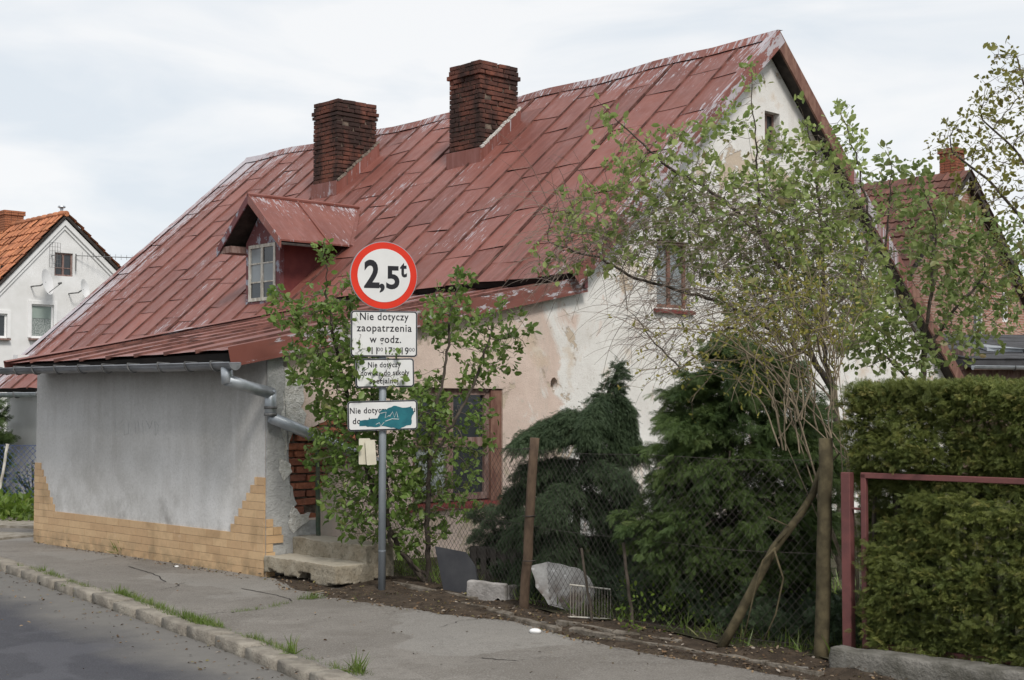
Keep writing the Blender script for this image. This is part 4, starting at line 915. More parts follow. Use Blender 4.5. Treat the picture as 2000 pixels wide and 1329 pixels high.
text_plate(752, 729, .510, .252, .22, .02, [('Nie dotyczy', -.005, .070, .066, .285), ('dowozu do szkoły', .0, .0, .066, .425), ('specjalnej', -.01, -.070, .066, .25)], -.004)
p3 = text_plate(747.5, 812, .605, .258, .16, .026, [('Nie dotyczy dojazdu', .0, .045, .072, .565), ('do placu', -.135, -.045, .072, .25)], .01)
flat('paint_smear', ragged([(-.20, -.085), (-.03, -.10), (.10, -.11), (.24, -.095), (.275, .02), (.25, .065), (.10, .075), (-.01, .05), (-.05, -.03), (-.2, -.05)], .018, .02, 6), .0034, .0042, M['teal'], p3, I4)
b = MB()
for pts in ([(-.02, .02), (.03, .03), (.02, -.02), (.06, .0)], [(.06, -.01), (.085, .03), (.10, -.02), (.12, .03), (.13, -.02)], [(.02, -.05), (.08, -.03), (.14, -.035)], [(-.06, -.075), (-.03, -.06), (-.02, -.09), (.01, -.06)]): b.tube([(x, y, .0046) for x, y in pts], .0032, 4)
b.build('scribble', M['signwhite'], p3)
mk = plate_frame(712, 882, .3, 0, -.0); flat('card', outline(.10, .225, .01), -.004, 0, M['card'], sg, mk); flat('card', outline(.085, .215, .01), .006, .011, M['card'], sg, plate_frame(724, 884, .2, .08, .004))
b = MB()
for z in (2.92, 2.60, 2.2, 2.1, 1.85, 1.55): b.tube([(0, .04, z - .012), (0, .04, z + .012)], .037, 12); b.box((0, .015, z), (.09, .04, .025))
b.build('clamp', M['zinc'], sg)

# ---- chain link fence along the garden
fn = empty('chain_link_fence', (0, 0, 0), 0, label='rusty chain link garden fence on old round posts beside the pavement', cat='fence')
def chain(poly, h0, h1, cell, r, m, parent, name='wire_mesh', seed=0):
    pl = resample(poly, .02); n_ = len(pl); Lt = n_ * .02; b = MB()
    def P(s, z):
        i = min(n_ - 1, max(0, int(s / .02))); p = pl[i]; t = i / n_
        return Vector((p.x + .035 * nz((s * .9, z * 1.5, seed)), p.y + .035 * nz((s * .9, z * 1.5, seed + 5)), z + .03 * nz((s * .7, seed, 1))))
    H_ = h1 - h0; k = -int(H_ / cell) - 1
    while k * cell < Lt:
        for sg_ in (1, -1):
            s0 = k * cell; pts = []
            for j in range(9):
                z = h0 + H_ * j / 8; s = s0 + (z - h0) * .95 if sg_ > 0 else s0 + (H_ - (z - h0)) * .95
                if 0 <= s <= Lt: pts.append(P(s, z))
            if len(pts) > 1: b.tube(pts, r, 3, False)
        k += 1
    for z in (h0 + .02, h0 + H_ * .5, h1): b.tube([P(Lt * j / 60, z) for j in range(61)], r * 1.2, 3, False)
    o = b.build(name, m, parent); tag(o, kind='stuff'); return o
FP = [(-1.60, 13.62), (-1.10, 12.9), (.20, 10.92), (.88, 9.9), (1.42, 9.3), (2.0, 8.88)]
chain(FP, .06, 1.27, .060, .0015, M['wire'], fn)
def post(name, base, top, r, m, parent, k=12, knots=True):
    b = MB(); base, top = Vector(base), Vector(top); pts = [base.lerp(top, t / 8) + Vector((.012 * nz((t, base.x, 1), .7), .012 * nz((t, base.x, 5), .7), 0)) for t in range(9)]
    b.tube(pts, [r * (1.06 - .08 * t / 8 + .05 * nz((t, base.x, 9), .9)) for t in range(9)], k); return b.build(name, m, parent, True)
post('post', (.09, 10.88, -.1), (.175, 10.80, 1.37), .038, M['postrust'], fn); post('post', (1.965, 8.82, -.1), (2.02, 8.82, 1.42), .045, M['postlich'], fn); post('post', (.885, 9.9, -.1), (.80, 9.93, .64), .012, M['bark'], fn); post('post', (.62, 10.28, -.1), (.52, 10.4, .55), .010, M['bark'], fn)
b = MB(); b.tube([at(x, y, Y_) for x, y, Y_ in ((1402, 1278, 9.18), (1440, 1210, 9.15), (1478, 1135, 9.1), (1512, 1072, 9.06), (1560, 1010, 9.0), (1588, 965, 8.95), (1604, 915, 8.92))], [.034, .033, .031, .030, .026, .024, .020], 9)
for tw in (((1515, 1070), (1490, 1095), (1475, 1150), (1450, 1260)), ((1512, 1075), (1530, 1130), (1515, 1200), (1490, 1255)), ((1518, 1060), (1545, 1030), (1500, 1010)), ((1560, 1010), (1600, 930), (1640, 885))): b.tube([at(x, y, 9.0) for x, y in tw], [.008, .007, .006, .004][:len(tw)], 5)
b.build('brace', M['postlich'], fn, True)
gp = gab(607, 1000); post('post', wor(.56, -.10, .0), wor(.53, -.09, 1.35), .022, simple('green_post', (.05, .08, .055), (.10, .10, .07), 14, .7, .4, 50), fn)
for z in (1.28, .75, .4):                                            # twisted wire ties
    b = MB(); b.tube([Vector((.135 + .048 * math.cos(a), 10.83 + .048 * math.sin(a), z + .01 * a / 6)) for a in [i * .6 for i in range(12)]], .004, 4); b.build('wire_tie', M['wire'], fn)
# ---- edging stones beside the soil
eg = empty('edging', (0, 0, 0), kind='structure')
for pts in ([(1115, 1237), (1200, 1252), (1290, 1266), (1400, 1284), (1500, 1302), (1605, 1324)], [(905, 1187), (1000, 1212), (1092, 1236)], [(1090, 1222), (1200, 1243), (1330, 1262)], [(770, 1148), (860, 1166), (930, 1180)], [(1420, 1258), (1500, 1272), (1600, 1286)]):
    for a, c in zip(pts, pts[1:]):
        p, q_ = gnd(*a), gnd(*c); d = q_ - p; b = MB(); L_ = d.length - .012; kk = 6; ang = math.atan2(d.y, d.x); vs = []
        for i in range(kk + 1):
            for y, z in ((-.026, -.05), (-.026, .030), (-.02, .036), (.02, .036), (.026, .030), (.026, -.05)):
                x = L_ * (i / kk - .5); vs.append((x, y + .004 * nz((x * 7, y * 20, p.x)), z + .012 * nz((x * 6, y * 20, p.y)) if z > 0 else z))
        b.add(vs, [(i*6+j, i*6+(j+1) % 6, (i+1)*6+(j+1) % 6, (i+1)*6+j) for i in range(kk) for j in range(6)] + [tuple(range(6)), tuple(kk*6+j for j in range(6))])
        o = b.build('edging_stone', M['edging'], eg); m_ = (p + q_) / 2; o.location = (m_.x, m_.y, zp(m_.x, m_.y) + .008 + R.uniform(-.012, .006)); o.rotation_euler = (R.uniform(-.2, .2), 0, ang)
# ---- cracks in the pavement
for pts in ([(312, 1153), (340, 1148), (362, 1139), (384, 1136)], [(400, 1199), (430, 1196), (462, 1195)], [(860, 1226), (900, 1214), (950, 1208), (1010, 1214)], [(250, 1107), (300, 1122), (330, 1140)], [(940, 1285), (1010, 1290), (1080, 1281)], [(470, 1150), (540, 1163), (580, 1176)]):
    b = MB(); vs = []; P_ = [gnd(*p) for p in pts]; Q_ = []
    for a, c in zip(P_, P_[1:]): Q_ += [a.lerp(c, t / 7) for t in range(7)]
    for i, p in enumerate(Q_):
        w_ = .0035 + .0045 * abs(nz((i * .5, p.x, 3))); p = p + Vector((nz((i * .6, p.y, 1)), nz((i * .6, p.x, 8)), 0)) * .03; z = zp(p.x, p.y) + .003
        vs += [(p.x - w_, p.y - w_, z), (p.x + w_, p.y + w_, z)]
    b.add(vs, [(2*i, 2*i+1, 2*i+3, 2*i+2) for i in range(len(Q_) - 1)]); b.build('crack', M['under'], pave)
# ---- things leaning on the fence
def leaning(name, pxs, Y, thick, m, label, cat, lean=.12, jag=.0):
    P = [at(px, py, Y) for px, py in pxs]; x0 = sum(p.x for p in P) / len(P); zmin = min(p.z for p in P)
    b = MB(); pts2 = [(p.x - x0, p.z - zmin) for p in P]
    if jag: pts2 = ragged(pts2, jag, .04, 5)
    b.prism([(x, z * lean + .22 * x * -1.0, z) for x, z in pts2], (0, 0, 0), (.01, thick, 0)); o = b.build(name, m); o.location = (x0, Y, max(zmin, .01) if zmin > -.05 else .01); tag(o, label, cat); return o
leaning('sheet', [(848, 1072), (908, 1082), (928, 1110), (938, 1165), (915, 1166), (866, 1158)], 11.7, .012, M['blackslab'], 'dark cut sheet of board leaning against the fence beside the trunk', 'sheet')
b = MB(); pts = [(0, 0), (.36, 0), (.365, .20), (0, .20)]
cb = empty('concrete_block', gnd(952, 1180) + Vector((-.0, .02, .0)), -.55, label='short grey concrete channel block standing on the soil before the fence', cat='block')
def eat3(V):
    for i in range(len(V)):
        x, y, z = V[i]; low = .012 + .05 * max(0, 1 - abs(x - .12) / .06) + .02 * nz((x * 9, 3, 1))
        if z < low: V[i][2] = low
rough_block('front_wall', [((0, 0, .085), (.38, .055, .19))], M['slab'], cb, .013, .007, (eat3,))
rough_block('end_wall', [((.172, .085, .075), (.05, .13, .16))], M['slab'], cb, .013, .007)
leaning('sheet', [(1038, 1118), (1068, 1110), (1132, 1122), (1150, 1140), (1160, 1168), (1157, 1203), (1120, 1208), (1072, 1192), (1048, 1160)], 10.75, .02, M['sheet'], 'pale grey weathered cement sheet with a stained foot leaning behind the wire', 'sheet', .10, .012)
wk = empty('wire_rack', at(1155, 1205, 10.35), -.35, label='small white wire rack standing beside the grey cement sheet', cat='rack')
wk.location.z = .015
for z in (.24, .02):
    b = MB(); b.tube([(-.17, 0, z + (.02 if z > .1 else 0)), (.15, 0, z)], .006, 6); b.build('rail', M['oldwhite'], wk)
b = MB()
for k in range(15): b.tube([(-.165 + .0225 * k, 0, .02), (-.165 + .0225 * k, .004, .255 - .001 * k)], .0025, 4)
b.build('bars', simple('dull_wire', (.20, .18, .15), (.30, .28, .24), 20, .7, 0), wk)
pal = empty('wooden_pallet', at(985, 1150, 12.1), -.25, label='dark wooden pallet standing upright behind the fence', cat='pallet'); pal.location.z = .03
for z in (.30, .10):
    b = MB(); b.box((0, 0, z), (.62, .05, .10)); b.build('board', M['dark'], pal)
for k in range(7):
    b = MB(); b.box((-.27 + .09 * k, -.035, .17), (.05, .018, .34)); b.build('slat', M['dark'], pal)
for nm, px, py, s_, m, lab in (('stone', 1045, 1237, .035, 'pvc', 'small white stone lying at the pavement edge'), ('stone', 1103, 1223, .038, 'crumb', 'pale tan stone lying on the soil by the fence'), ('stone', 345, 1109, .018, 'pvc', 'tiny white pebble on the pavement below the tiles')):
    p = gnd(px, py); bm = bmesh.new(); bmesh.ops.create_icosphere(bm, subdivisions=2, radius=1)
    for v in bm.verts: v.co = Vector((v.co.x * s_ * 1.3, v.co.y * s_ * .8, v.co.z * s_ * .55)) * (1 + .25 * nz(v.co * 1.5 + Vector((px, 0, 0))))
    me = bpy.data.meshes.new(nm); bm.to_mesh(me); bm.free(); me.materials.append(M[m]); me.shade_smooth(); o = link(bpy.data.objects.new(nm, me)); o.location = (p.x, p.y, zp(p.x, p.y) + s_ * .45); tag(o, lab, 'stone')
for pts, r, lab in (([(505, 1127), (520, 1125), (545, 1121)], .006, 'pale thin stick lying beside the lowest tread'), ([(610, 1166), (622, 1164), (632, 1163)], .007, 'short pale stick lying on the soil edge below the sign'), ([(1240, 1238), (1252, 1233), (1262, 1229)], .010, 'broken splinter of wood on the soil by the fence')):
    b = MB(); b.tube([gnd(*p) + Vector((0, 0, .03 + .004 * i)) for i, p in enumerate(pts)], [r, r * 1.1, r * .7], 6); tag(b.build('stick', M['tan']), lab, 'stick')
# ---- iron gate grown into the hedge, with its post and plinth
gt = empty('gate', (2.13, 8.62, 0), 0, label='old red-brown steel gate frame overgrown by the clipped hedge', cat='gate')
GD = Vector((.75, -.66, 0)).normalized()
gl = lambda s, z, o_=0: Vector((GD.x * s - GD.y * o_, GD.y * s + GD.x * o_, z))
def bar(a, c, w_, m, parent, name):
    a, c = Vector(a), Vector(c); d = (c - a); L_ = d.length; b = MB(); b.box((0, 0, L_ / 2), (w_[0], w_[1], L_)); o = b.build(name, m, parent, False, .004)
    q_ = d.to_track_quat('Z', 'Y'); o.location = a; rot = q_.to_euler(); o.rotation_mode = 'QUATERNION'; o.rotation_quaternion = (Matrix((GD, Vector((-GD.y, GD.x, 0)), Vector((0, 0, 1)))).transposed()).to_quaternion() if abs(d.normalized().z) > .9 else q_; return o
bar(gl(-.03, 0), gl(-.03, 1.21), (.062, .062), M['gate'], gt, 'gate_post')
bar(gl(.085, .08), gl(.085, 1.205), (.036, .036), M['gate'], gt, 'stile')
bar(gl(.068, 1.195), gl(2.7, 1.195), (.036, .036), M['gate'], gt, 'rail'); bar(gl(.1, .15), gl(2.7, .15), (.036, .036), M['gate'], gt, 'rail')
b = MB(); b.tube([gl(-.0, .985), gl(.085, .985)], .008, 6); b.build('hinge', M['gate'], gt)
pn = empty('concrete_plinth', (2.03, 8.50, 0), math.atan2(GD.y, GD.x), label='low grey concrete plinth under the hedge', cat='plinth')
rough_block('concrete_base', [((1.45, -.02, .04), (3.0, .16, .22))], M['plinth'], pn, .03, .012)
# ---- blue wire fence, far left
bf = empty('blue_wire_fence', (0, 0, 0), 0, label='blue chain link fence on white posts before the white house wall at the far left', cat='fence')
chain([(-9.2, 20.3), (-7.4, 20.05), (-5.9, 19.9)], .05, 1.03, .085, .004, M['bluewire'], bf, seed=3)
post('post', (-7.52, 20.03, 0), (-7.36, 20.05, 1.04), .022, M['oldwhite'], bf, 8); post('post', (-7.80, 20.1, 0), (-7.80, 20.1, 1.06), .028, M['bluewire'], bf, 8)

# ================================================================== PLANTS
def unit(A): return A / np.maximum(1e-9, np.linalg.norm(A, axis=-1, keepdims=True))
def scatter(name, tv, tf, P, A, S, m, parent=None, up=.6, wid=None, rng=NR, flop=None, tint=None):
    """copies of a small template (x = length, y = width, z = normal) at points P along axes A, joined"""
    n = len(P); A = unit(A); Nn = rng.normal(size=(n, 3)) * .75 if flop is None else flop + rng.normal(size=(n, 3)) * .35
    Nn = Nn + np.array([0, 0, up]); Y = unit(np.cross(Nn, A)); Z = np.cross(A, Y)
    tv = np.asarray(tv, float); w_ = np.ones(n) if wid is None else wid; S = np.asarray(S)
    V = P[:, None, :] + S[:, None, None] * (tv[None, :, 0, None] * A[:, None, :] + tv[None, :, 1, None] * w_[:, None, None] * Y[:, None, :] + tv[None, :, 2, None] * Z[:, None, :])
    Fq = (np.asarray(tf)[None] + (np.arange(n) * len(tv))[:, None, None]).reshape(-1, len(tf[0]))
    o = np_obj(name, V.reshape(-1, 3), Fq, m, parent); tag(o, kind='stuff')
    at_ = o.data.attributes.new('tint', 'FLOAT', 'POINT'); tn = rng.random(n) if tint is None else np.clip(tint, 0, 1); at_.data.foreach_set('value', np.repeat(tn, len(tv)).astype(np.float32)); return o
LEAF_V = [(0, 0, 0), (.35, .24, .06), (.72, .21, .03), (1, 0, -.08), (.72, -.21, .03), (.35, -.24, .06)]; LEAF_F = [(0, 3, 2, 1), (0, 5, 4, 3)]
def spray(nb=7, spread=.42, droop=.12, wq=.035, seed=1):
    """flattened conifer spray: an axis and alternating branchlets"""
    rr = random.Random(seed); v = []; f = []
    def q(a, b, w0, w1):
        a, b = np.array(a, float), np.array(b, float); d = b - a; nrm = np.array([-d[1], d[0], 0]); nrm /= max(1e-6, np.linalg.norm(nrm)); i = len(v)
        v.extend([tuple(a - nrm * w0), tuple(a + nrm * w0), tuple(b + nrm * w1), tuple(b - nrm * w1)]); f.append((i, i + 1, i + 2, i + 3))
    q((0, 0, 0), (.5, 0, .02), .02, wq * .7); q((.5, 0, .02), (1, 0, -droop), wq * .7, .008)
    for k in range(nb):
        for s in (1, -1):
            x = .12 + .8 * (k + rr.uniform(-.3, .3)) / nb; l = spread * (1 - .75 * x) * rr.uniform(.75, 1.2); z = -droop * x * x
            e = (x + l * .75, s * l * .75, z - droop * .3 + rr.uniform(-.05, .05)); mid = (x + l * .35, s * l * .42, z + .02)
            q((x, 0, z), mid, wq * .55, wq); q(mid, e, wq, .008)
    return v, f
def grow(att, lines, D=.10, kill=.14, infl=.9, iters=90, rng=NR, grav=0., jit=.25):
    """branching that reaches for the points in att, starting from hand-placed limbs"""
    nodes, par = [], []
    for (pi, pts) in lines:
        prev = -1
        if pi is not None:
            q = np.array(pts[0]); prev = int(np.argmin(((np.array(nodes) - q) ** 2).sum(1)))
        last = np.array(pts[0], float)
        if prev < 0: nodes.append(last); par.append(-1); prev = 0
        for p in pts[1:]:
            p = np.array(p, float); n = max(1, int(np.linalg.norm(p - last) / D))
            for k in range(1, n + 1): nodes.append(last + (p - last) * k / n + rng.normal(size=3) * .008); par.append(prev); prev = len(nodes) - 1
            last = p
    X = np.array(nodes); att = np.array(att); bd = np.full(len(att), 1e9); bi = np.zeros(len(att), int); alive = np.ones(len(att), bool); start = 0
    X = list(X)
    for it in range(iters):
        new = np.array(X[start:])
        if len(new) == 0: break
        idx = np.where(alive)[0]
        if len(idx) == 0: break
        d = np.linalg.norm(att[idx, None, :] - new[None], axis=2); j = d.argmin(1); dm = d[np.arange(len(idx)), j]; b_ = dm < bd[idx]
        bd[idx[b_]] = dm[b_]; bi[idx[b_]] = j[b_] + start; alive[idx[bd[idx] < kill]] = False
        idx = idx[alive[idx] & (bd[idx] < infl)] if it else idx[alive[idx]]
        start = len(X)
        if len(idx) == 0: break
        Xa = np.array(X); dirs = unit(att[idx] - Xa[bi[idx]]); acc = {}
        for k, t in zip(bi[idx], dirs): acc.setdefault(int(k), []).append(t)
        for k, ds in acc.items():
            v = np.mean(ds, 0); v = v / max(1e-6, np.linalg.norm(v)) + rng.normal(size=3) * jit + np.array([0, 0, grav]); v /= np.linalg.norm(v)
            p = Xa[k] + v * D; X.append(p); par.append(k)
        if len(X) > 14000: break
    return np.array(X), np.array(par)
def radii(X, par, r0, ex=2.3, rmax=.2):
    n = len(X); acc = np.zeros(n)
    for i in range(n - 1, -1, -1):
        if acc[i] == 0: acc[i] = r0 ** ex
        if par[i] >= 0: acc[par[i]] += acc[i]
    return np.minimum(acc ** (1 / ex), rmax)
def skeleton(name, X, par, r, m, parent, big=.02):
    kids = {}
    for i, p in enumerate(par):
        if p >= 0: kids.setdefault(int(p), []).append(i)
    b1, b2 = MB(), MB(); stack = [(0, -1)]
    while stack:
        i, pre = stack.pop(); ch = [pre, i] if pre >= 0 else [i]
        while i in kids:
            ks = sorted(kids[i], key=lambda k: -r[k]); stack += [(k, i) for k in ks[1:]]; i = ks[0]; ch.append(i)
        if len(ch) < 2: continue
        rr = [r[k] for k in ch]
        if pre >= 0: rr[0] = min(rr[0], rr[1] * 1.15)
        rr[-1] *= .5
        (b1 if max(rr) > big else b2).tube([X[k] for k in ch], rr, 6 if max(rr) > big else 3, False)
    t = b1.build('trunk', m, parent, True) if b1.v else None
    if b2.v: tag(b2.build('twigs', M['twig'], parent, True), kind='stuff')
    return t
def blobs(bl, rng=NR, mul=1.):
    """points inside masses given as photo position, radii in photo pixels, distance and depth"""
    out_ = []
    for px, py, rx, ry, Y, dY, n in bl:
        k = 0; n = int(n * mul)
        while k < n:
            a, c, d = rng.uniform(-1, 1, 3)
            if a * a + c * c + d * d < 1: out_.append(at(px + a * rx, py + c * ry, Y + d * dY)); k += 1
    return np.array([tuple(p) for p in out_])
def leafy(X, par, r, thr, per, size, m, parent, prob=.8, name='leaves', spread=.05, dens=None, up=.5):
    """leaves in rosettes at twig nodes and tips, a few single ones between"""
    n = len(X); has = np.zeros(n, bool); has[par[par >= 0]] = True; u_ = NR.random(n)
    c = np.where((r < thr) & (u_ < prob))[0]; tips = np.where(~has)[0]
    if dens is not None: c = np.array([i for i in c if NR.random() < dens(X[i])], int); tips = np.array([i for i in tips if NR.random() < dens(X[i])], int)
    big = np.concatenate([tips, c[NR.random(len(c)) < .35]]); cnt = np.concatenate([NR.integers(per, 2 * per, len(big)), np.ones(len(c), int)]); nd = np.concatenate([big, c])
    idx = np.repeat(nd, cnt); cl = np.repeat(np.arange(len(nd)), cnt); P = X[idx] + NR.normal(size=(len(idx), 3)) * spread * .45
    d = X[idx] - X[np.maximum(par[idx], 0)]; A = unit(d + 1e-6) * .7 + unit(NR.normal(size=(len(idx), 3))) + np.array([0, 0, .1])
    tint = NR.random(len(nd))[cl] * .75 + NR.random(len(idx)) * .25; sz = (.75 + .5 * NR.random(len(nd)))[cl]
    return scatter(name, LEAF_V, LEAF_F, P, A, size * sz * NR.uniform(.5, 1.2, len(idx)), m, parent, up, NR.uniform(.85, 1.35, len(idx)), tint=tint)
V3 = lambda px, py, Y: tuple(at(px, py, Y))

# ---- plum bush around the sign
def plant_root(name, p, **k): return empty(name, (p[0], p[1], 0), 0, **k)
def local(X, o): return X - np.array([o.location.x, o.location.y, 0])
def tree(o, lines, att, D, kill, infl, r0, rmax, big, bark, thr, per, size, lm, prob, grav=0., iters=90, dens=None, spread=.05, ex=2.3, up=.5):
    X, par = grow(att, lines, D, kill, infl, iters, NR, grav); r = radii(X, par, r0, ex, rmax); X = local(X, o)
    skeleton('trunk', X, par, r, bark, o, big); leafy(X, par, r, thr, per, size, lm, o, prob, dens=None if dens is None else (lambda p: dens(p + np.array([o.location.x, o.location.y, 0]))), spread=spread, up=up); return X, par, r
g0 = gnd(835, 1150); bush = plant_root('plum_bush', g0, label='leafy green bush with several dark stems growing through the fence around the road sign', cat='bush')
def onf(px, py, Y): return V3(px, py, Y)
yb = g0.y + .25
lines = [(None, [(g0.x, yb, 0), onf(835, 1040, yb), onf(838, 900, yb), onf(850, 800, yb), onf(875, 690, yb + .1), onf(880, 600, yb + .1)]),
         (0, [(g0.x, yb, 0), onf(780, 1080, yb), onf(730, 960, yb), onf(690, 820, yb), onf(660, 700, yb), onf(640, 600, yb - .1), onf(636, 500, yb - .1)]),
         (0, [(g0.x, yb, 0.05), onf(760, 1060, yb - .1), onf(755, 930, yb - .1), onf(720, 800, yb - .1)]),
         (0, [onf(840, 900, yb), onf(885, 830, yb), onf(930, 740, yb + .2), onf(960, 650, yb + .3)])]
att = blobs([(650, 700, 100, 80, 12.3, .45, 420), (625, 610, 80, 45, 12.3, .4, 150), (700, 820, 105, 95, 12.4, .5, 420), (725, 960, 100, 105, 12.4, .45, 420), (825, 820, 70, 100, 12.7, .5, 250), (875, 620, 60, 70, 12.8, .4, 110),
    (945, 690, 75, 80, 12.9, .4, 110), (548, 600, 25, 50, 12.3, .2, 35), (638, 492, 22, 26, 12.2, .15, 26), (690, 570, 40, 40, 12.3, .3, 45), (985, 640, 60, 55, 13, .3, 50), (900, 545, 30, 25, 12.8, .2, 20), (850, 940, 90, 120, 12.8, .5, 110), (920, 830, 60, 90, 12.8, .3, 60), (640, 890, 45, 60, 12.6, .3, 110), (800, 1040, 70, 50, 12.5, .3, 80),
    (702, 665, 22, 45, 11.85, .06, 60), (765, 700, 22, 20, 11.84, .04, 22), (716, 735, 20, 18, 11.86, .05, 30), (690, 870, 40, 60, 12.1, .2, 90), (770, 900, 30, 40, 12.1, .2, 50), (770, 730, 20, 22, 11.85, .04, 20), (695, 690, 14, 30, 11.84, .04, 40), (765, 745, 16, 14, 11.84, .03, 22), (700, 745, 10, 14, 11.84, .03, 16)], mul=1.75)
tree(bush, lines, att, .062, .07, .8, .0020, .045, .013, M['bark'], .0085, 3, .070, M['leaf'], .62, iters=110, spread=.045)
# ---- tree in front of the gable
t0 = gnd(1600, 1215); yt = 12.6
o = plant_root('apple_tree', at(1640, 1000, yt), label='half bare fruit tree with wide spreading dark limbs before the white gable', cat='tree')
bx = o.location
lines = [(None, [(bx.x, yt, 0), onf(1640, 900, yt), onf(1625, 760, yt), onf(1585, 700, yt), onf(1530, 660, yt), onf(1440, 605, yt - .2), onf(1350, 572, yt - .3), onf(1240, 545, yt - .5), onf(1170, 505, yt - .6), onf(1090, 480, yt - .7), onf(1045, 470, yt - .7)]),
         (0, [onf(1625, 760, yt), onf(1600, 640, yt), onf(1610, 520, yt), onf(1600, 400, yt + .1), onf(1590, 300, yt + .1), onf(1560, 200, yt)]),
         (0, [onf(1585, 700, yt), onf(1545, 560, yt - .2), onf(1480, 450, yt - .2), onf(1400, 380, yt - .3), onf(1310, 330, yt - .4), onf(1230, 260, yt - .4), onf(1170, 200, yt - .4)]),
         (0, [onf(1530, 660, yt), onf(1420, 640, yt - .4), onf(1330, 720, yt - .5), onf(1270, 660, yt - .6), onf(1215, 590, yt - .6)]),
         (0, [onf(1600, 640, yt), onf(1680, 540, yt + .2), onf(1700, 430, yt + .3), onf(1670, 300, yt + .3), onf(1640, 215, yt + .3)]),
         (0, [onf(1480, 450, yt - .2), onf(1480, 330, yt), onf(1470, 220, yt), onf(1468, 140, yt)])]
att = blobs([(1430, 430, 230, 100, 12.4, .9, 480), (1290, 330, 130, 80, 12.3, .6, 170), (1560, 330, 110, 90, 12.6, .7, 210), (1630, 300, 70, 80, 12.8, .5, 140), (1150, 420, 90, 70, 12.0, .5, 90), (1190, 250, 50, 50, 12.2, .3, 22), (1660, 430, 80, 110, 12.8, .7, 170),
    (1480, 545, 230, 85, 12.3, .8, 240), (1640, 610, 90, 90, 12.7, .6, 160), (1465, 160, 30, 40, 12.6, .2, 14), (1440, 230, 50, 50, 12.5, .3, 40), (1350, 270, 60, 50, 12.3, .4, 40), (1200, 500, 90, 40, 12., .4, 60), (1640, 220, 30, 30, 12.8, .2, 18), (1330, 640, 120, 80, 12, .5, 90), (1530, 600, 90, 90, 12.2, .5, 260), (1600, 520, 100, 90, 12.4, .6, 230), (1540, 480, 110, 70, 12.4, .6, 180), (1690, 560, 50, 110, 12.9, .5, 120), (1480, 620, 70, 50, 12.2, .4, 90), (1100, 530, 60, 50, 12, .3, 35)], mul=2.25)
def dn(p):                                                          # the lower left limbs stay almost bare
    sx = 1000 + F_PX * p[0] / p[1]; sy = 786 - (p[2] - EYE) * F_PX / p[1]
    if abs(sx - (1525 + (sy - 60) / 1.915)) < 26: return .35
    return .06 if (sy > 540 and sx < 1400) else .8 if sy > 480 else .92
X, par, r = tree(o, lines, att, .075, .085, 1.0, .0020, .10, .012, M['bark'], .0055, 3, .072, M['leaf2'], .64, iters=110, dens=dn, spread=.05, ex=2.5)
# hanging bare twigs
b = MB(); cand = [i for i in range(len(X)) if r[i] < .03]
for k in range(1700):
    i = cand[R.randrange(len(cand))]; p = Vector(X[i]) + Vector((bx.x, bx.y, 0)); sx = 1000 + F_PX * p.x / p.y; sy = 786 - (p.z - EYE) * F_PX / p.y
    if not (1060 < sx < 1700 and 380 < sy < 730): continue
    d = Vector((R.uniform(-1, .25), R.uniform(-.5, .5), R.uniform(-.2, .7))).normalized(); l = R.uniform(.35, .95); pts = [p]; n_ = 7
    for j in range(n_):
        d = (d + Vector((R.uniform(-.12, .12), R.uniform(-.12, .12), -.17))).normalized(); pts.append(pts[-1] + d * l / n_)
    pts = [q - Vector((bx.x, bx.y, 0)) for q in pts]; b.tube(pts, [.0034 - .0022 * j / n_ for j in range(n_ + 1)], 3, False)
    if R.random() < .8:
        q = pts[3]; d2 = Vector((R.uniform(-1, 1), R.uniform(-.6, .6), R.uniform(-.6, .4))).normalized(); b.tube([q, q + d2 * .12, q + d2 * .25 + Vector((0, 0, -.04))], [.0018, .0015, .001], 3, False)
tag(b.build('twigs', M['twig'], o), kind='stuff')
# ---- leafy tree behind, over the right verge
yt = 15.2
o = plant_root('young_tree', at(1800, 900, yt), label='bushy green tree standing between the white gable and the brick house', cat='tree'); bx = o.location
lines = [(None, [(bx.x, yt, 0), onf(1800, 780, yt), onf(1805, 680, yt), onf(1820, 560, yt), onf(1830, 440, yt), onf(1790, 330, yt)]), (0, [onf(1805, 680, yt), onf(1760, 600, yt), onf(1730, 480, yt), onf(1740, 340, yt)]), (0, [onf(1805, 690, yt), onf(1870, 600, yt), onf(1920, 540, yt)]), (0, [onf(1800, 760, yt), onf(1720, 690, yt), onf(1680, 620, yt)])]
att = blobs([(1805, 480, 120, 120, 15.2, .9, 560), (1765, 350, 75, 50, 15.2, .4, 60), (1860, 590, 90, 95, 15.2, .8, 330), (1715, 560, 70, 90, 15, .6, 220), (1900, 470, 60, 70, 15.3, .5, 150), (1780, 650, 100, 70, 15, .7, 260), (1690, 680, 60, 50, 15, .5, 100), (1730, 300, 20, 30, 15, .2, 14), (1960, 620, 40, 70, 15.4, .5, 60), (1860, 680, 70, 40, 15, .5, 90), (1930, 540, 60, 90, 15.3, .5, 200), (1705, 640, 75, 80, 14.6, .5, 190), (1770, 700, 90, 40, 14.8, .5, 120), (1980, 480, 40, 60, 15.4, .4, 90)], mul=1.8)
tree(o, lines, att, .09, .11, 1.1, .0022, .09, .014, M['bark'], .0075, 3, .088, M['leaf3'], .58, iters=100, spread=.06, dens=lambda p: .28 if abs(1000 + F_PX * p[0] / p[1] - (1525 + (726 - (p[2] - EYE) * F_PX / p[1]) / 1.915)) < 30 else 1.)
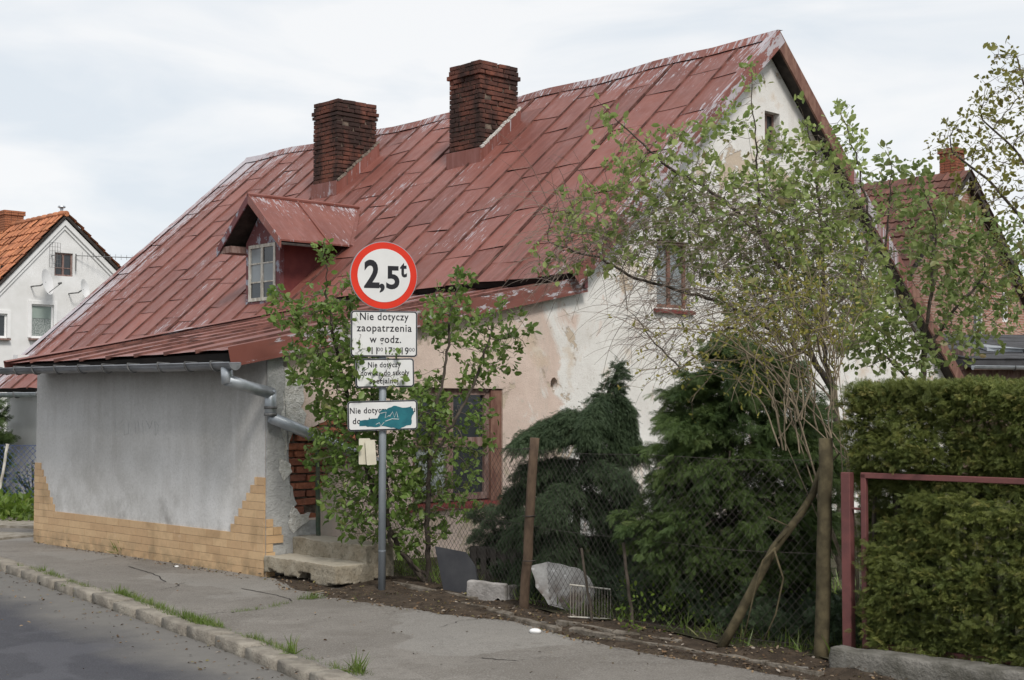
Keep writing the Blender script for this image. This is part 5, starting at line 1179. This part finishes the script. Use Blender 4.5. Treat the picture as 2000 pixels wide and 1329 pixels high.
# ---- tall oak far behind on the right
yt = 34.
o = plant_root('oak_tree', at(2075, 800, yt), label='tall spring oak with thin yellow-green leaves at the right edge behind the brick house', cat='tree'); bx = o.location
lines = [(None, [(bx.x, yt, 0), onf(2075, 650, yt), onf(2060, 480, yt), onf(2040, 330, yt), onf(2010, 200, yt), onf(1985, 110, yt)]), (0, [onf(2060, 520, yt), onf(1990, 420, yt), onf(1930, 350, yt), onf(1860, 300, yt)]), (0, [onf(2045, 380, yt), onf(1980, 290, yt), onf(1920, 235, yt)]), (0, [onf(2070, 600, yt), onf(1990, 540, yt), onf(1930, 500, yt)])]
att = blobs([(1975, 200, 80, 90, 34, 2.5, 520), (1905, 275, 85, 60, 34, 2.2, 420), (1985, 350, 110, 100, 34, 2.6, 620), (1960, 110, 40, 35, 34, 1., 90), (1900, 400, 80, 70, 34, 2., 260), (1970, 520, 90, 90, 34, 2., 420), (2060, 250, 80, 160, 34, 2.5, 400), (1840, 290, 35, 30, 34, 1., 50), (1940, 600, 40, 60, 36, 1., 120)])
tree(o, lines, att, .26, .34, 3.0, .006, .38, .03, M['bark'], .016, 3, .16, M['oakleaf'], .42, iters=90, spread=.16)

# ---- arching pale shrub stems by the big post
o = plant_root('forsythia_bush', gnd(1640, 1240), label='tangle of pale arching bare stems with yellow-green buds beside the tall post', cat='shrub'); o.location.y = 9.35; bx = o.location
b = MB(); BP, BA = [], []
for k in range(52):
    a = Vector(onf(1615 + R.uniform(-95, 45), R.uniform(690, 900), 9.35 + R.uniform(-.1, .3))); kind = R.random()
    ex, ey, lift = (R.uniform(1240, 1480), R.uniform(640, 800), R.uniform(.45, .95)) if kind < .42 else (R.uniform(1380, 1620), R.uniform(450, 640), R.uniform(.05, .5)) if kind < .78 else (R.uniform(1560, 1730), R.uniform(470, 700), R.uniform(.0, .4))
    e = Vector(onf(ex, ey, R.uniform(8.9, 10.1)))
    ctrl = a.lerp(e, R.uniform(.35, .6)) + Vector((R.uniform(-.1, .2), R.uniform(-.25, .25), lift)); pts = []
    g_ = Vector((bx.x + R.uniform(-.1, .15), bx.y, 0.05)); n_ = 16
    for j in range(n_ + 1):
        t = j / n_; p = a * (1 - t) ** 2 + ctrl * 2 * t * (1 - t) + e * t * t; p += Vector((nz((k, t * 4, 1)), nz((k, t * 4, 5)), nz((k, t * 4, 9)))) * .075; pts.append(p - Vector((bx.x, bx.y, 0)))
    pts = ([g_ - Vector((bx.x, bx.y, 0)), (a + (g_ - a) * .5) - Vector((bx.x + R.uniform(-.05, .05), bx.y, 0))] if k % 6 == 0 else []) + pts; r_ = R.uniform(.0032, .0072); b.tube(pts, [r_ * (1 - .7 * j / len(pts)) for j in range(len(pts))], 5, False)
    for j in range(5, len(pts)):
        if R.random() < .42:
            d = (pts[j] - pts[j - 1]).normalized(); sd = (d + Vector((R.uniform(-1, 1), R.uniform(-1, 1), R.uniform(-.5, 1)))).normalized(); l = R.uniform(.05, .25); q = pts[j] + sd * l; b.tube([pts[j], pts[j] + sd * l * .5 + Vector((0, 0, .01)), q], [.0018, .0015, .001], 3, False); BP.append(tuple(q)); BA.append(tuple(sd))
        if R.random() < .6: BP.append(tuple(pts[j])); BA.append((R.uniform(-1, 1), R.uniform(-1, 1), R.uniform(0, 1)))
tag(b.build('stems', M['tan'], o, True), kind='stuff')
BP, BA = np.repeat(np.array(BP), 3, 0), np.repeat(np.array(BA), 3, 0)
scatter('buds', LEAF_V, LEAF_F, BP + NR.normal(size=BP.shape) * .012, BA + NR.normal(size=BA.shape) * .6, NR.uniform(.018, .042, len(BP)), M['budleaf'], o)

# ---- conifers
SPV, SPF = spray(8, .5, .16, .022, 3); SPV2, SPF2 = spray(8, .30, .35, .018, 8); SPV3, SPF3 = spray(6, .5, .2, .036, 5); SPV4, SPF4 = spray(7, .5, .22, .030, 6); SPV5, SPF5 = spray(9, .42, .2, .019, 9)
def plumes(name, B, D, Ln, per, width, size, m, parent, sv, sf, bend=-.12, flat=.45, dead=.06, up=.5):
    """feathery branch ends: each plume is a tapering bundle of small sprays sharing one hue"""
    n = len(B); B = np.asarray(B, float); D = unit(np.asarray(D, float)); Ln = np.asarray(Ln, float); k = np.repeat(np.arange(n), per); t = NR.random(len(k)) ** .75
    S_ = unit(np.cross(D, np.array([0, 0, 1.]) + NR.normal(size=(n, 3)) * .3)); U_ = np.cross(S_, D)
    w_ = width * (Ln / Ln.mean())[k] * (1.05 - .75 * t); a, c = NR.normal(size=len(k)) * w_, NR.normal(size=len(k)) * w_ * flat
    P = B[k] + D[k] * (t * Ln[k])[:, None] + S_[k] * a[:, None] + U_[k] * c[:, None]; P[:, 2] += bend * t * t * Ln[k]
    A = D[k] * .9 + S_[k] * (a / np.maximum(w_, 1e-4) * .45)[:, None] + NR.normal(size=(len(k), 3)) * .28; A[:, 2] += bend * 2 * t
    tone = NR.random(n); tint = tone[k] * .62 + t * .22 + NR.random(len(k)) * .12
    return scatter(name, sv, sf, P, A, size * NR.uniform(.6, 1.2, len(k)) * (1.1 - .35 * t), m, parent, up, tint=tint)
def conifer(o, prof, Yc, depth, n, length, m, sv, sf, per=40, droop=-.1, lump=.22, name='crown', width=.055, size=.075, gap=.0, upw=.0):
    """prof: rows of (photo y, left x, right x); plumes fill an uneven body of that outline"""
    ys = np.array([p[0] for p in prof], float); xl = np.array([p[1] for p in prof], float); xr = np.array([p[2] for p in prof], float); P, A, Ls = [], [], []
    hts = np.array([max(.1, b_ - a_) for a_, b_ in zip(xl, xr)]); cum = np.cumsum((hts[1:] + hts[:-1]) / 2 * np.diff(ys)); cum = np.concatenate([[0], cum / cum[-1]])
    while len(P) < n:
        y = np.interp(NR.random(), cum, ys); l, r_ = np.interp(y, ys, xl), np.interp(y, ys, xr); c, h = (l + r_) / 2, (r_ - l) / 2; th = NR.uniform(0, 2 * PI); rr = 1 - .6 * NR.random() ** 1.3
        e = noise.noise(Vector((math.cos(th) * 2.2, math.sin(th) * 2.2, y * .022))); f_ = 1 + lump * e + lump * .6 * noise.noise(Vector((math.cos(th) * 6, math.sin(th) * 6, y * .06)))
        if e < -.22 and NR.random() < gap: continue
        k = rr * f_; p = at(c + h * k * math.cos(th), y, Yc + depth * (h / max(hts) * 2) * k * math.sin(th)); L_ = length * NR.uniform(.6, 1.3)
        d = Vector((math.cos(th), math.sin(th), 0)) + Vector((NR.normal() * .35, NR.normal() * .35, upw + NR.normal() * .35)); d.normalize(); P.append(tuple(p - d * L_ * .7)); A.append(tuple(d)); Ls.append(L_)
    return plumes(name, local(np.array(P), o), A, Ls, per, width, size, m, o, sv, sf, droop)
o = plant_root('thuja', at(1430, 1250, 10.0), label='tall dark green thuja with a broad dense crown behind the wire fence', cat='conifer')
conifer(o, [(655, 1395, 1480), (720, 1330, 1560), (790, 1290, 1610), (860, 1262, 1640), (940, 1250, 1650), (1020, 1245, 1640), (1100, 1262, 1620), (1150, 1310, 1600), (1185, 1370, 1540)], 10.1, .55, 700, .32, M['thuja'], SPV5, SPF5, 36, -.25, lump=.38, width=.045, size=.125, gap=.8, upw=.12)
b = MB(); x0 = o.location; b.tube([(0, 0, -.05), (.02, .05, .5), (0, .05, 1.4)], [.06, .05, .03], 7)
for k in range(16): a = k * 2.4; z = .35 + .06 * k; b.tube([(0, .05, z), (.35 * math.cos(a), .05 + .3 * math.sin(a), z + .05), (.6 * math.cos(a), .05 + .45 * math.sin(a), z - .02)], [.016, .011, .004], 4)
b.build('trunk', M['bark'], o, True)
o = plant_root('cypress', at(1120, 1180, 11.5), label='leaning blue-green cypress with drooping feathery tiers left of the thuja', cat='conifer'); bx = o.location
Y0 = 11.5; limbs = [[(1120, 1180), (1125, 1050), (1130, 930), (1150, 850), (1185, 780), (1210, 715)], [(1150, 850), (1090, 840), (1030, 850)], [(1165, 815), (1115, 805), (1050, 832)], [(1150, 850), (1200, 830), (1235, 865)], [(1130, 930), (1070, 925), (1005, 955)], [(1130, 940), (1180, 920), (1225, 960)], [(1130, 980), (1060, 990), (1010, 1030)], [(1128, 1000), (1190, 990), (1240, 1030)], [(1125, 1060), (1060, 1050), (1020, 1100)], [(1125, 1090), (1070, 1090), (1030, 1140)], [(1125, 1080), (1180, 1085), (1235, 1140)], [(1130, 1020), (1100, 1030), (1075, 1080)], [(1128, 960), (1165, 970), (1195, 1010)], [(1135, 915), (1165, 905), (1215, 925)], [(1128, 940), (1095, 950), (1050, 985)], [(1125, 1050), (1190, 1050), (1240, 1100)], [(1125, 960), (1110, 950), (1080, 990)], [(1130, 900), (1090, 900), (1040, 905)], [(1150, 870), (1180, 880), (1200, 910)], [(1190, 770), (1165, 790), (1145, 825)], [(1195, 760), (1215, 785), (1222, 830)], [(1170, 810), (1195, 825), (1212, 860)]]
b = MB(); P, A = [], []
DD, LL = [], []
for k, lm in enumerate(limbs):
    yy = Y0 + (0 if k == 0 else R.uniform(-.35, .3)); pts = [at(x, y, Y0 + (yy - Y0) * j / (len(lm) - 1)) - Vector((bx.x, bx.y, 0)) for j, (x, y) in enumerate(lm)]
    b.tube(pts, [(.04 if k == 0 else .013) * (1 - .7 * j / len(pts)) for j in range(len(pts))], 6)
    for q in range(110 if k == 0 else 150):
        t = R.random() ** .7 if k else R.uniform(.10, 1.0); s_ = t * (len(pts) - 1); i = min(len(pts) - 2, int(s_)); p = pts[i].lerp(pts[i + 1], s_ - i); d = (pts[i + 1] - pts[i]).normalized()
        if k: dd = d * .75 + Vector((R.gauss(0, .45), R.gauss(0, .45), R.uniform(-.5, -.05))); l = R.uniform(.12, .24)
        else: a = R.uniform(0, 6.3); dd = Vector((math.cos(a), math.sin(a), R.uniform(-.5, .2))) + d * (.25 + .45 * t); l = (.105 + .25 * max(0, 1 - t)) * R.uniform(.7, 1.2)
        P.append(tuple(p)); DD.append(tuple(dd)); LL.append(l)
b.build('trunk', M['bark'], o, True)
plumes('crown', P, DD, LL, 34, .032, .066, M['cypress'], o, SPV2, SPF2, -.35, .5)
o = plant_root('juniper', at(965, 1110, 12.3), label='low dark juniper behind the pallet under the house window', cat='shrub')
conifer(o, [(985, 930, 1010), (1020, 912, 1035), (1060, 918, 1040), (1100, 930, 1040), (1130, 940, 1030)], 12.4, .3, 110, .26, M['cypress'], SPV, SPF, 40, -.2)
b = MB(); b.tube([(0, .1, 0), (0, .12, .6)], [.03, .01], 6); b.build('trunk', M['bark'], o)
# ---- clipped hedge
o = plant_root('hedge', (2.9, 8.1, 0), label='clipped yellow-green thuja hedge growing through the steel gate', cat='hedge')
P, A, LL = [], [], []
G0 = Vector((2.13, 8.62, 0)); GN = Vector((-GD.y, GD.x, 0))           # away from the street
while len(P) < 5300:
    s = NR.uniform(-.14, 2.6); z = NR.uniform(.0, 1.16) if NR.random() < .52 else NR.uniform(1.14, 1.76)
    bump_ = .10 * nz((s * 2.6, z * 2.6, 2)) + .06 * nz((s * 7, z * 7, 4)); above = z > 1.15
    hole = not above and s < .10 + .30 * max(0, (z - .72) / .4)
    if above and s < -.07 + .06 * nz((z * 5, 1, 1)): continue
    front = .13 if 1.10 < z < 1.26 else .05 if above else (.30 if hole else -.03 - .07 * min(1, max(0, (s - .1) / .4)))
    if hole and s < .0: front = .42
    u_ = NR.random(); L_ = NR.uniform(.10, .22) * (1.5 if NR.random() < .12 else 1)
    if above and u_ > .74: z = 1.73 + .04 * nz((s * 5, 1, 9)); q = NR.uniform(.02, .7); d = Vector((NR.normal() * .35, NR.normal() * .35, 1.0)); q0 = q; L_ *= .8
    elif u_ > .66: q = front + NR.uniform(.15, .5); d = Vector((NR.normal(), NR.normal(), .4))
    else: q = front + bump_ + abs(NR.normal()) * .03; d = -GN + GD * NR.normal() * .45 + Vector((0, 0, NR.normal() * .35 + .30))
    d.normalize(); p = G0 + GD * s + GN * q; p.z = z; p = p - d * L_ * .8; P.append(tuple(p)); A.append(tuple(d)); LL.append(L_)
plumes('foliage', local(np.array(P), o), A, LL, 15, .030, .085, M['hedge'], o, SPV5, SPF5, -.08, .5)
b = MB()
for k in range(32):
    s = -.05 + .085 * k; p = G0 + GD * s + GN * .28 - o.location; b.tube([(p.x, p.y, 0), (p.x + R.uniform(-.04, .04), p.y, .9), (p.x + R.uniform(-.06, .06), p.y, 1.7)], [.022, .015, .005], 5)
tag(b.build('stems', M['bark'], o), kind='stuff')

# ---- grass, weeds, litter
BL_V = [(0, -.035, 0), (0, .035, 0), (.55, .025, .06), (.55, -.025, .06), (1, 0, .22), (1, 0, .22)]; BL_F = [(0, 1, 2, 3), (3, 2, 4, 5)]
P = []; S = []
def tuft(px, py, n, rad, h, z=.0):
    p = gnd(px, py, z)
    for k in range(n):
        a, q = R.uniform(0, 2 * PI), rad * math.sqrt(R.random()); P.append((p.x + q * math.cos(a), p.y + q * math.sin(a), z)); S.append(h * R.uniform(.4, 1.15))
def strip(pts, per, rad, h):
    for a, c in zip(pts, pts[1:]):
        n_ = max(1, int(math.hypot(c[0] - a[0], c[1] - a[1]) / 5))
        for k in range(n_):
            t = k / n_; u_ = nz((a[0] * .05 + t * 9, a[1] * .05, 3)); tuft(a[0] + (c[0] - a[0]) * t, a[1] + (c[1] - a[1]) * t, max(0, int(per * (1 + 1.6 * u_))), rad, h * (1 + .8 * u_))
strip([(40, 1106), (60, 1111), (100, 1124), (135, 1137), (232, 1163)], 10, .035, .035); strip([(440, 1232), (490, 1248), (580, 1281), (680, 1312)], 8, .03, .03); strip([(60, 1111), (100, 1124), (128, 1133)], 20, .04, .06); strip([(135, 1137), (175, 1150)], 12, .03, .05); strip([(120, 1146), (150, 1138)], 8, .03, .04)
strip([(232, 1163), (268, 1172)], 40, .045, .085); strip([(268, 1172), (320, 1194), (380, 1214), (442, 1232)], 34, .055, .062); strip([(485, 1246), (530, 1262), (578, 1280)], 18, .045, .05); strip([(570, 1276), (580, 1281)], 10, .02, .12); strip([(650, 1306), (720, 1322)], 8, .05, .05); strip([(690, 1308), (710, 1318)], 12, .03, .10)
strip([(458, 1196), (520, 1189), (570, 1176)], 12, .03, .03); strip([(580, 1172), (630, 1168)], 16, .05, .05); strip([(228, 1082), (244, 1084)], 22, .02, .15)
strip([(440, 1108), (500, 1122)], 3, .03, .04); strip([(690, 1172), (760, 1165), (830, 1175)], 3, .1, .04); strip([(120, 1066), (220, 1080), (330, 1095)], 2, .02, .03)
P_, S_ = np.array(P), np.array(S); A_ = NR.normal(size=(len(P_), 3)) * .45 + np.array([0, 0, 1.])
tag(scatter('grass', BL_V, BL_F, P_, A_, S_, M['grass'], None, 0.), kind='stuff')
n = 5200; k_ = NR.random(n); P = []
while len(P) < n:
    a = ff[int(NR.random() * (len(ff) - 1) * .8)]; q_ = NR.random() ** 1.5 * 3.2; p = a + Vector((.8, .6, 0)) * (q_ + .05)
    if nz((p.x, p.y, 1), 1.4) > -.25: P.append((p.x, p.y, .03))
P = np.array(P); tag(scatter('garden_grass', BL_V, BL_F, P, NR.normal(size=(n, 3)) * .5 + np.array([0, 0, 1.]), NR.uniform(.05, .18, n), M['grass'], None, 0.), kind='stuff')
P = []; A = []; LL = []
for k in range(330):
    p = gnd(R.uniform(930, 1600), 1160 + R.uniform(-10, 60)); q_ = ff[0]; p = min(ff, key=lambda f_: abs(f_.x / f_.y - p.x / p.y)) + Vector((.8, .6, 0)) * R.uniform(.25, 1.3); l = R.uniform(.15, .38)
    P.append((p.x, p.y, R.uniform(0, .18))); a = R.uniform(0, 6.3); A.append((math.cos(a) * .5, math.sin(a) * .5, R.uniform(.3, 1))); LL.append(l)
ug = plumes('undergrowth', P, A, LL, 26, .05, .09, M['cypress'], None, SPV, SPF, -.2); tag(ug, kind='stuff')
n = 2200; P = []
while len(P) < n:
    p = gnd(R.uniform(1180, 1600), R.uniform(1165, 1265)); p.x += 0; P.append((p.x + .12, p.y + .25, R.random() ** 1.6 * .34))
tag(scatter('weeds', LEAF_V, LEAF_F, np.array(P), NR.normal(size=(n, 3)) + np.array([0, 0, .5]), NR.uniform(.02, .05, n), M['weed'], None), kind='stuff')
n = 900; P = []                                                      # weeds at the far left
for k in range(n):
    p = gnd(R.uniform(-40, 70), R.uniform(1000, 1022)); P.append((p.x, p.y, R.random() ** 1.5 * .30))
tag(scatter('weeds', LEAF_V, LEAF_F, np.array(P), NR.normal(size=(n, 3)) + np.array([0, 0, .7]), NR.uniform(.06, .14, n), M['weed'], None), kind='stuff')
for px, lab in ((22, 'dark leafless rose bush left of the white post at the far left'), (52, 'dark leafless rose bush between the white post and the grey wall')):
    p = gnd(px, 1012); o = plant_root('rose_bush', (p.x, p.y + .9), label=lab, cat='bush', group='rose bushes behind the blue fence'); b = MB(); P = []
    for k in range(14):
        a = R.uniform(0, 6.3); e = Vector((.25 * math.cos(a), .2 * math.sin(a), R.uniform(.5, .85))); b.tube([(0, 0, 0), e * .5 + Vector((0, 0, .1)), e], [.01, .007, .003], 4)
        for q in range(9): t = R.uniform(.4, 1); P.append(tuple(e * t + Vector((R.gauss(0, .05), R.gauss(0, .05), R.gauss(0, .05)))))
    tag(b.build('stems', M['bark'], o), kind='stuff'); scatter('leaves', LEAF_V, LEAF_F, np.array(P), NR.normal(size=(len(P), 3)), NR.uniform(.06, .1, len(P)), M['thuja'], o)
o = plant_root('evergreen', at(-25, 1000, 23.5), label='dark green evergreen shrub cut by the left edge of the picture', cat='shrub')
conifer(o, [(790, -60, 2), (860, -70, 8), (930, -70, 9), (1000, -70, 8)], 23.5, .8, 120, .5, M['thuja'], SPV, SPF, 30, .1, lump=.1, width=.1, size=.2)
# litter: dead leaves, chips and crumbs on the soil
n = 3400; P = []
while len(P) < n:
    i = R.randrange(len(fe) - 1); a, c = fe[i], ff[min(len(ff) - 1, int(i / len(fe) * len(ff)))]; t = R.random() ** 1.3 * 1.15 - .07; p = a.lerp(c, t); P.append((p.x, p.y, zp(p.x, p.y) + .012 + .045 * min(1, max(0, t) * 3) * (.5 + nz((p.x, p.y, 2), 3.2))))
for k in range(160):
    p = gnd(R.uniform(0, 1300), R.uniform(1090, 1329)); P.append((p.x, p.y, zp(p.x, p.y) + .006))
for k in range(700):
    i = R.randrange(30, 115); p = KP[i] + KN[i] * -(.02 + .5 * R.random() ** 2.2); P.append((p.x, p.y, -.062))
for k in range(420):
    p = wor(R.uniform(-.26, -.05) - .18 * 0, R.uniform(0, 4.6), 0); P.append((p.x, p.y, zp(p.x, p.y) + .008))
n = len(P); tag(scatter('litter', LEAF_V, LEAF_F, np.array(P), NR.normal(size=(n, 3)) * np.array([1, 1, .25]), NR.uniform(.008, .036, n), M['litter'], None, 1.6), kind='stuff')
